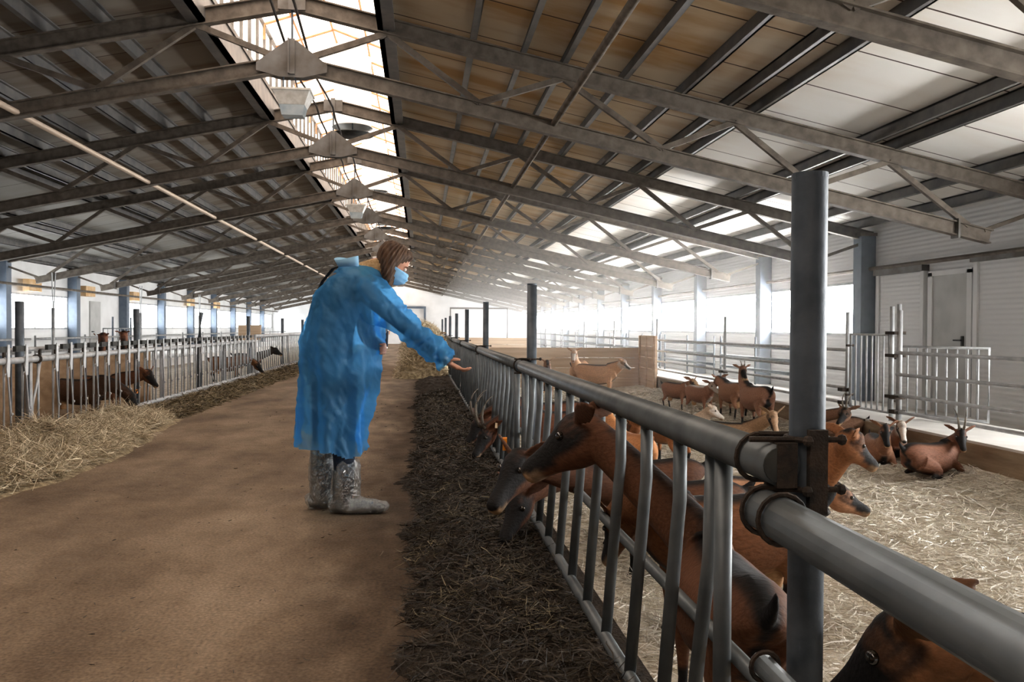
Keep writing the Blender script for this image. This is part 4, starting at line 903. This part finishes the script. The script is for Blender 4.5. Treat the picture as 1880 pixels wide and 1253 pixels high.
    def dis(p, nrm):
        low = min(1, max(0, (1.35-p.z)/.9)); ang = math.atan2(p.y-PY, p.x-PX_(612))
        armd = max(0, (p.x-PX_(700))/.2); armd = min(1, armd)
        f = (1-armd)*low*(.028*math.sin(ang*7+p.z*1.5+2.2*fbm(p.x, p.z, 2, 2))+.012*math.sin(ang*15+p.z*3))
        f += .024*fbm(p.x*1.3+p.y, p.z*.9, 5, 4, 2.2) + .012*abs(fbm(p.x*1.5+p.z*.8, p.y+p.z*.5, 11, 3, 4.2))
        if armd > 0: s_ = (p-el).dot(wrd); f += armd*(.009*math.sin(s_*75+9*fbm(p.x+p.y, p.z, 6, 2))+.016*abs(fbm(p.x+p.y, p.z, 15, 3)))
        return f
    gm = bpy.data.materials.new('blue_nonwoven'); gm.use_nodes = True; nt = gm.node_tree; nt.nodes.clear(); Lk = nt.links.new
    out = node(nt, 'ShaderNodeOutputMaterial'); tr = node(nt, 'ShaderNodeBsdfTransparent'); tr.inputs[0].default_value = (.38, .72, 1, 1)
    tl = node(nt, 'ShaderNodeBsdfTranslucent'); tl.inputs[0].default_value = (.16, .56, 1, 1); df = node(nt, 'ShaderNodeBsdfDiffuse'); df.inputs[0].default_value = (.10, .40, .78, 1)
    gl = node(nt, 'ShaderNodeBsdfGlossy'); gl.inputs[0].default_value = (.5, .7, .9, 1); gl.inputs[1].default_value = .45
    m1 = node(nt, 'ShaderNodeMixShader'); m1.inputs[0].default_value = .5; Lk(tl.outputs[0], m1.inputs[1]); Lk(df.outputs[0], m1.inputs[2])
    m2 = node(nt, 'ShaderNodeMixShader'); m2.inputs[0].default_value = .06; Lk(m1.outputs[0], m2.inputs[1]); Lk(gl.outputs[0], m2.inputs[2])
    m3 = node(nt, 'ShaderNodeMixShader'); m3.inputs[0].default_value = .36; Lk(tr.outputs[0], m3.inputs[1]); Lk(m2.outputs[0], m3.inputs[2]); Lk(m3.outputs[0], out.inputs[0])
    tc = node(nt, 'ShaderNodeTexCoord'); nz = node(nt, 'ShaderNodeTexNoise'); nz.inputs['Scale'].default_value = 6; nz.inputs['Detail'].default_value = 4; nz.inputs['Distortion'].default_value = 2.5; Lk(tc.outputs['Object'], nz.inputs[0])
    bp = node(nt, 'ShaderNodeBump'); bp.inputs['Strength'].default_value = .45; bp.inputs['Distance'].default_value = .03; Lk(nz.outputs[0], bp.inputs['Height'])
    for q in (tl, df, gl): Lk(bp.outputs[0], q.inputs['Normal'])
    part('gown', G_, .0095, gm, 3, 'translucent blue disposable gown', cut=lambda p: (p.z < hemz(p)) or ((p-cp).dot(wrd) > 0), disp=dis)
    # stand up collar
    cb_ = MB(); k0 = []
    for j in range(15):
        a = PI*.55 + PI*1.05*j/14; k0.append(a)
    c0 = P3(650, 496); vs = []
    for a in k0:
        p = c0+Vector((.10*math.cos(a), .11*math.sin(a), .01-.05*math.cos(a)*.0)); q = p+Vector((.02*math.cos(a)-.008, .02*math.sin(a), .055-.015*math.sin((a-PI)*2)))
        vs += [p, q]
    m_c = mat('collar_blue', (.30, .55, .78), .8); cb_.add(vs, [(2*i, 2*i+2, 2*i+3, 2*i+1) for i in range(14)])
    q = cb_.build('gown_collar', m_c, t, True, 'pale blue upturned gown collar'); sl_ = q.modifiers.new('solid', 'SOLIDIFY'); sl_.thickness = .003
    # hair bob with strands
    H = []
    hr = [(-.135, .02, .02), (-.125, .062, .07), (-.095, .088, .102), (-.05, .098, .112), (0, .099, .110), (.05, .094, .098), (.10, .088, .078), (.135, .072, .055), (.155, .05, .03)]
    V, Fc, Cc = [], [], []
    for i, (q, a, b_) in enumerate(hr):
        back = 0; gv = Vector((.34, 0, -.10))*max(0, q+.02)
        for k in range(28):
            w = 2*PI*k/28; s_ = math.sin(w); bb = b_*(1 if s_ < 0 else max(.42, 1-max(0, (q+.085))*7))
            V.append(hc + ax*q + sdv*(a*math.cos(w)) + fw*(bb*s_ - back - .004) + gv); Cc.append((1, 1, 1))
    for i in range(len(hr)-1):
        for k in range(28): Fc.append((i*28+k, i*28+(k+1) % 28, (i+1)*28+(k+1) % 28, (i+1)*28+k))
    Fc += [tuple(range(27, -1, -1)), tuple((len(hr)-1)*28+k for k in range(28))]
    hm = mat('brown_hair', (.075, .035, .018), .45, 0, (.22, .125, .07), 3, bump=.8, bscale=60, spec=.5)
    for nd in hm.node_tree.nodes:
        if nd.type == 'MAPPING':
            # streaks run along the hair, from crown to chin
            nd.inputs['Rotation'].default_value = (0, math.atan2(ax.x, -ax.z)*-1, 0); nd.inputs['Scale'].default_value = (14, 14, 1.2)
    part('hair', [(V, Fc, Cc)], .006, hm, 2, 'chin length brown bob', disp=lambda p, q: .0035*math.sin(math.atan2((p-hc).dot(sdv), (p-hc).dot(fw))*26 + 30*fbm(p.x, p.z, 3, 2)*.1))
    # face mask
    mv = []; mn, mm_ = 14, 12
    for i in range(mn):
        q = .005+.105*i/(mn-1)
        ra, rb = np.interp(q, [-.03, .01, .045, .075, .10, .115], [.078, .076, .068, .055, .038, .02]), np.interp(q, [-.03, .01, .045, .075, .10, .115], [.097, .096, .088, .075, .055, .03])
        for k in range(mm_+1):
            w = PI*.5 + (k/mm_-.5)*PI*1.02; bl = 1-abs(k/mm_-.5)*2
            mv.append(hc+ax*q+sdv*((ra+.006)*math.cos(w))+fw*((rb+.010+.024*bl*math.sin(PI*i/(mn-1))+.003*math.sin(i*1.9))*math.sin(w)+.012))
    mk = MB().add(mv, [(i*(mm_+1)+k, i*(mm_+1)+k+1, (i+1)*(mm_+1)+k+1, (i+1)*(mm_+1)+k) for i in range(mn-1) for k in range(mm_)]).build('face_mask', mat('mask_blue', (.22, .50, .82), .8, 0, (.3, .6, .9), 30), t, True, 'pleated light blue face mask'); mk.modifiers.new('s', 'SOLIDIFY').thickness = .003
    lp = MB()
    for k in (-1, 1): lp.tube([hc+ax*.02+sdv*(k*.075)+fw*.02, hc+ax*.0+sdv*(k*.090)-fw*.015, hc+ax*-.015+sdv*(k*.086)-fw*.02], .0018, 5)
    lp.build('ear_loop', white_m, mk)
    for k in (-1, 1):
        e = MB().ball(hc+ax*-.008+fw*.086+sdv*(k*.032), .0125, 12, 8).build('eye', mat('eye_white', (.7, .66, .62), .2), t, True)
        MB().ball(hc+ax*-.005+fw*.0955+sdv*(k*.033), .006, 10, 6).build('iris', eye_m, e, True)
        MB().tube([hc+ax*-.030+fw*.098+sdv*(k*.014), hc+ax*-.034+fw*.095+sdv*(k*.034), hc+ax*-.027+fw*.082+sdv*(k*.054)], .0035, 6).build('eyebrow', hm, t, True)
    # clear plastic boot covers with shoes inside
    pm_ = bpy.data.materials.new('clear_plastic'); pm_.use_nodes = True; nt = pm_.node_tree; nt.nodes.clear(); Lk = nt.links.new
    out = node(nt, 'ShaderNodeOutputMaterial'); tr = node(nt, 'ShaderNodeBsdfTransparent'); tr.inputs[0].default_value = (.90, .93, .93, 1)
    gl = node(nt, 'ShaderNodeBsdfGlossy'); gl.inputs[0].default_value = (1, 1, 1, 1); gl.inputs[1].default_value = .10; df = node(nt, 'ShaderNodeBsdfTranslucent'); df.inputs[0].default_value = (.6, .62, .62, 1)
    df2 = node(nt, 'ShaderNodeBsdfDiffuse'); df2.inputs[0].default_value = (.45, .47, .47, 1); mi = node(nt, 'ShaderNodeMixShader'); mi.inputs[0].default_value = .5; Lk(df.outputs[0], mi.inputs[1]); Lk(df2.outputs[0], mi.inputs[2])
    m1 = node(nt, 'ShaderNodeMixShader'); m1.inputs[0].default_value = .5; Lk(mi.outputs[0], m1.inputs[1]); Lk(gl.outputs[0], m1.inputs[2])
    m2 = node(nt, 'ShaderNodeMixShader'); m2.inputs[0].default_value = .42; Lk(tr.outputs[0], m2.inputs[1]); Lk(m1.outputs[0], m2.inputs[2]); Lk(m2.outputs[0], out.inputs[0])
    tc = node(nt, 'ShaderNodeTexCoord'); nz = node(nt, 'ShaderNodeTexNoise'); nz.inputs['Scale'].default_value = 18; nz.inputs['Detail'].default_value = 5; nz.inputs['Distortion'].default_value = 2; Lk(tc.outputs['Object'], nz.inputs[0])
    bp = node(nt, 'ShaderNodeBump'); bp.inputs['Strength'].default_value = 1; bp.inputs['Distance'].default_value = .03; Lk(nz.outputs[0], bp.inputs['Height'])
    for q in (gl, df, df2): Lk(bp.outputs[0], q.inputs['Normal'])
    shoe_m = mat('grey_shoe', (.055, .055, .055), .8, 0, (.10, .10, .10), 8)
    for (fx, yy, toe, ztop, xl, xr) in ((586, .12, .13, .44, 563, 610), (632, -.02, .225, .33, 610, 662)):
        x0 = PX_(fx); cx = PX_((xl+xr)/2); rx = (xr-xl)/600.0
        part('shoe', [loft(fine([((x0-.085, PY+yy, .045), .03, .035), ((x0-.03, PY+yy, .055), .046, .052), ((x0+.05, PY+yy-.01, .05), .05, .046), ((x0+toe*.75, PY+yy-.01, .04), .052, .036), ((x0+toe, PY+yy-.01, .035), .045, .026), ((x0+toe+.02, PY+yy-.01, .03), .02, .015)], 4), 16, colf=wc),
                      loft([((x0-.02, PY+yy, .03), .05, .05), ((x0-.015, PY+yy, .15), .055, .06), ((x0-.01, PY+yy, ztop-.06), .058, .062)], 14, ref=(1, 0, 0), colf=wc)], .009, shoe_m, 2, 'dark grey boot')
        part('boot_cover', [loft(fine([((x0-.095, PY+yy, .045), .035, .042), ((x0-.03, PY+yy, .06), .055, .058), ((x0+.06, PY+yy-.01, .055), .058, .052), ((x0+toe*.8, PY+yy-.01, .045), .058, .042), ((x0+toe+.02, PY+yy-.01, .04), .05, .032), ((x0+toe+.045, PY+yy-.01, .03), .02, .02)], 4), 18, colf=wc),
                            loft(fine([((cx-.005, PY+yy, .03), rx*.9, .07), ((cx, PY+yy, .12), rx, .08), ((cx+.004, PY+yy, .22), rx*1.03, .085), ((cx+.004, PY+yy, ztop-.03), rx*.98, .08), ((cx, PY+yy, ztop+.03), rx*.8, .07)], 4), 18, ref=(1, 0, 0), colf=wc)], .009, pm_, 2, 'crinkled clear plastic boot cover', cut=lambda p, z=ztop: p.z > z+.01*math.sin(p.x*90), disp=lambda p, q: .010*fbm(p.x, p.z, 14, 3, p.y*10))
    return t
person()
# shoulder bag, half hidden at the hip
t = thing('shoulder_bag', 'black strapped bag with a metal buckle hanging at the hip of the person', 'bag', (PX_(556), PY+.25, PZ_(640)))
MB().box((PX_(560), PY+.27, PZ_(650)), (.10, .10, .16)).build('pouch', blackr, t)
MB().ring((PX_(550), PY+.2, PZ_(632)), .026, .006, (.3, 1, 0)).build('buckle', galvl, t, True)
MB().tube([P3(548, 628, .24), P3(563, 560, .26), P3(583, 515, .22), P3(606, 492, .13), P3(622, 489, .05)], .0, 8, flat=(.014, .004)).build('strap', blackr, t)
# someone far down the alley
def far_person():
    x, y = -1.93, 44.0; t = thing('person', 'distant person in dark trousers and pale shoes walking down the alley', 'person', (x, y, 0)); sk = lambda *a: SKIN; L = []
    for k, fx in ((-1, -.06), (1, .12)):
        L.append(loft(fine([((k*.08, 0, .92), .09, .1), ((k*.085, .0, .5), .06, .065), ((k*.09, fx, .10), .04, .045), ((k*.09, fx-.02, .03), .045, .05)], 3), 10, ref=(1, 0, 0), colf=sk))
    L.append(loft(fine([((0, 0, .85), .15, .11), ((0, 0, 1.15), .14, .11), ((0, 0, 1.4), .19, .11), ((0, 0, 1.5), .06, .06), ((0, -.02, 1.6), .07, .085), ((0, -.02, 1.72), .05, .06)], 3), 12, ref=(1, 0, 0), colf=sk))
    for k in (-1, 1): L.append(loft(fine([((k*.17, 0, 1.4), .05, .05), ((k*.24, 0, 1.1), .04, .04), ((k*.23, -.08, .85), .03, .035), ((k*.23, -.1, .76), .02, .035)], 3), 8, ref=(1, 0, 0), colf=sk))
    me = fuse('body', L, .02, 1); me.materials.append(MATS.get('skin_far') or mat('skin_far', SKIN, .6)); o = bpy.data.objects.new('body', me); COL.objects.link(o); o.parent = t
    L2 = []
    for k, fx in ((-1, -.06), (1, .12)): L2.append(loft(fine([((k*.08, 0, .95), .11, .12), ((k*.085, .0, .5), .08, .085), ((k*.09, fx, .12), .06, .065)], 3), 10, ref=(1, 0, 0), colf=sk))
    me = fuse('trousers', L2, .02, 1); me.materials.append(MATS['navy_trousers']); o = bpy.data.objects.new('trousers', me); COL.objects.link(o); o.parent = t
    L2 = [loft(fine([((0, 0, .88), .18, .14), ((0, 0, 1.15), .17, .14), ((0, 0, 1.42), .22, .13), ((0, 0, 1.5), .08, .08)], 3), 12, ref=(1, 0, 0), colf=sk)]
    me = fuse('coat', L2, .02, 1); me.materials.append(MATS['dark_jacket']); o = bpy.data.objects.new('coat', me); COL.objects.link(o); o.parent = t
    for k, fx in ((-1, -.08), (1, .10)): q = MB().ball((x+k*.09, y+fx, .05), .07, 8, 5, (.8, 1.5, .7)).build('shoe', white_m, t, True)
far_person()

# ------------------------------------------------------------------ dusty air in the barn
hz = bpy.data.materials.new('dusty_air'); hz.use_nodes = True; nt = hz.node_tree; nt.nodes.clear()
vs_ = node(nt, 'ShaderNodeVolumeScatter'); vs_.inputs['Color'].default_value = (1, .98, .95, 1); vs_.inputs['Density'].default_value = HAZE; vs_.inputs['Anisotropy'].default_value = .5
o_ = node(nt, 'ShaderNodeOutputMaterial'); nt.links.new(vs_.outputs[0], o_.inputs['Volume'])
q = MB().bb((.9, 9.5, .02), (7.1, YF-.3, 2.86)).build('dust_haze', hz); tag(q, 'thin bright dust haze hanging in the barn air', 'haze', kind='stuff')
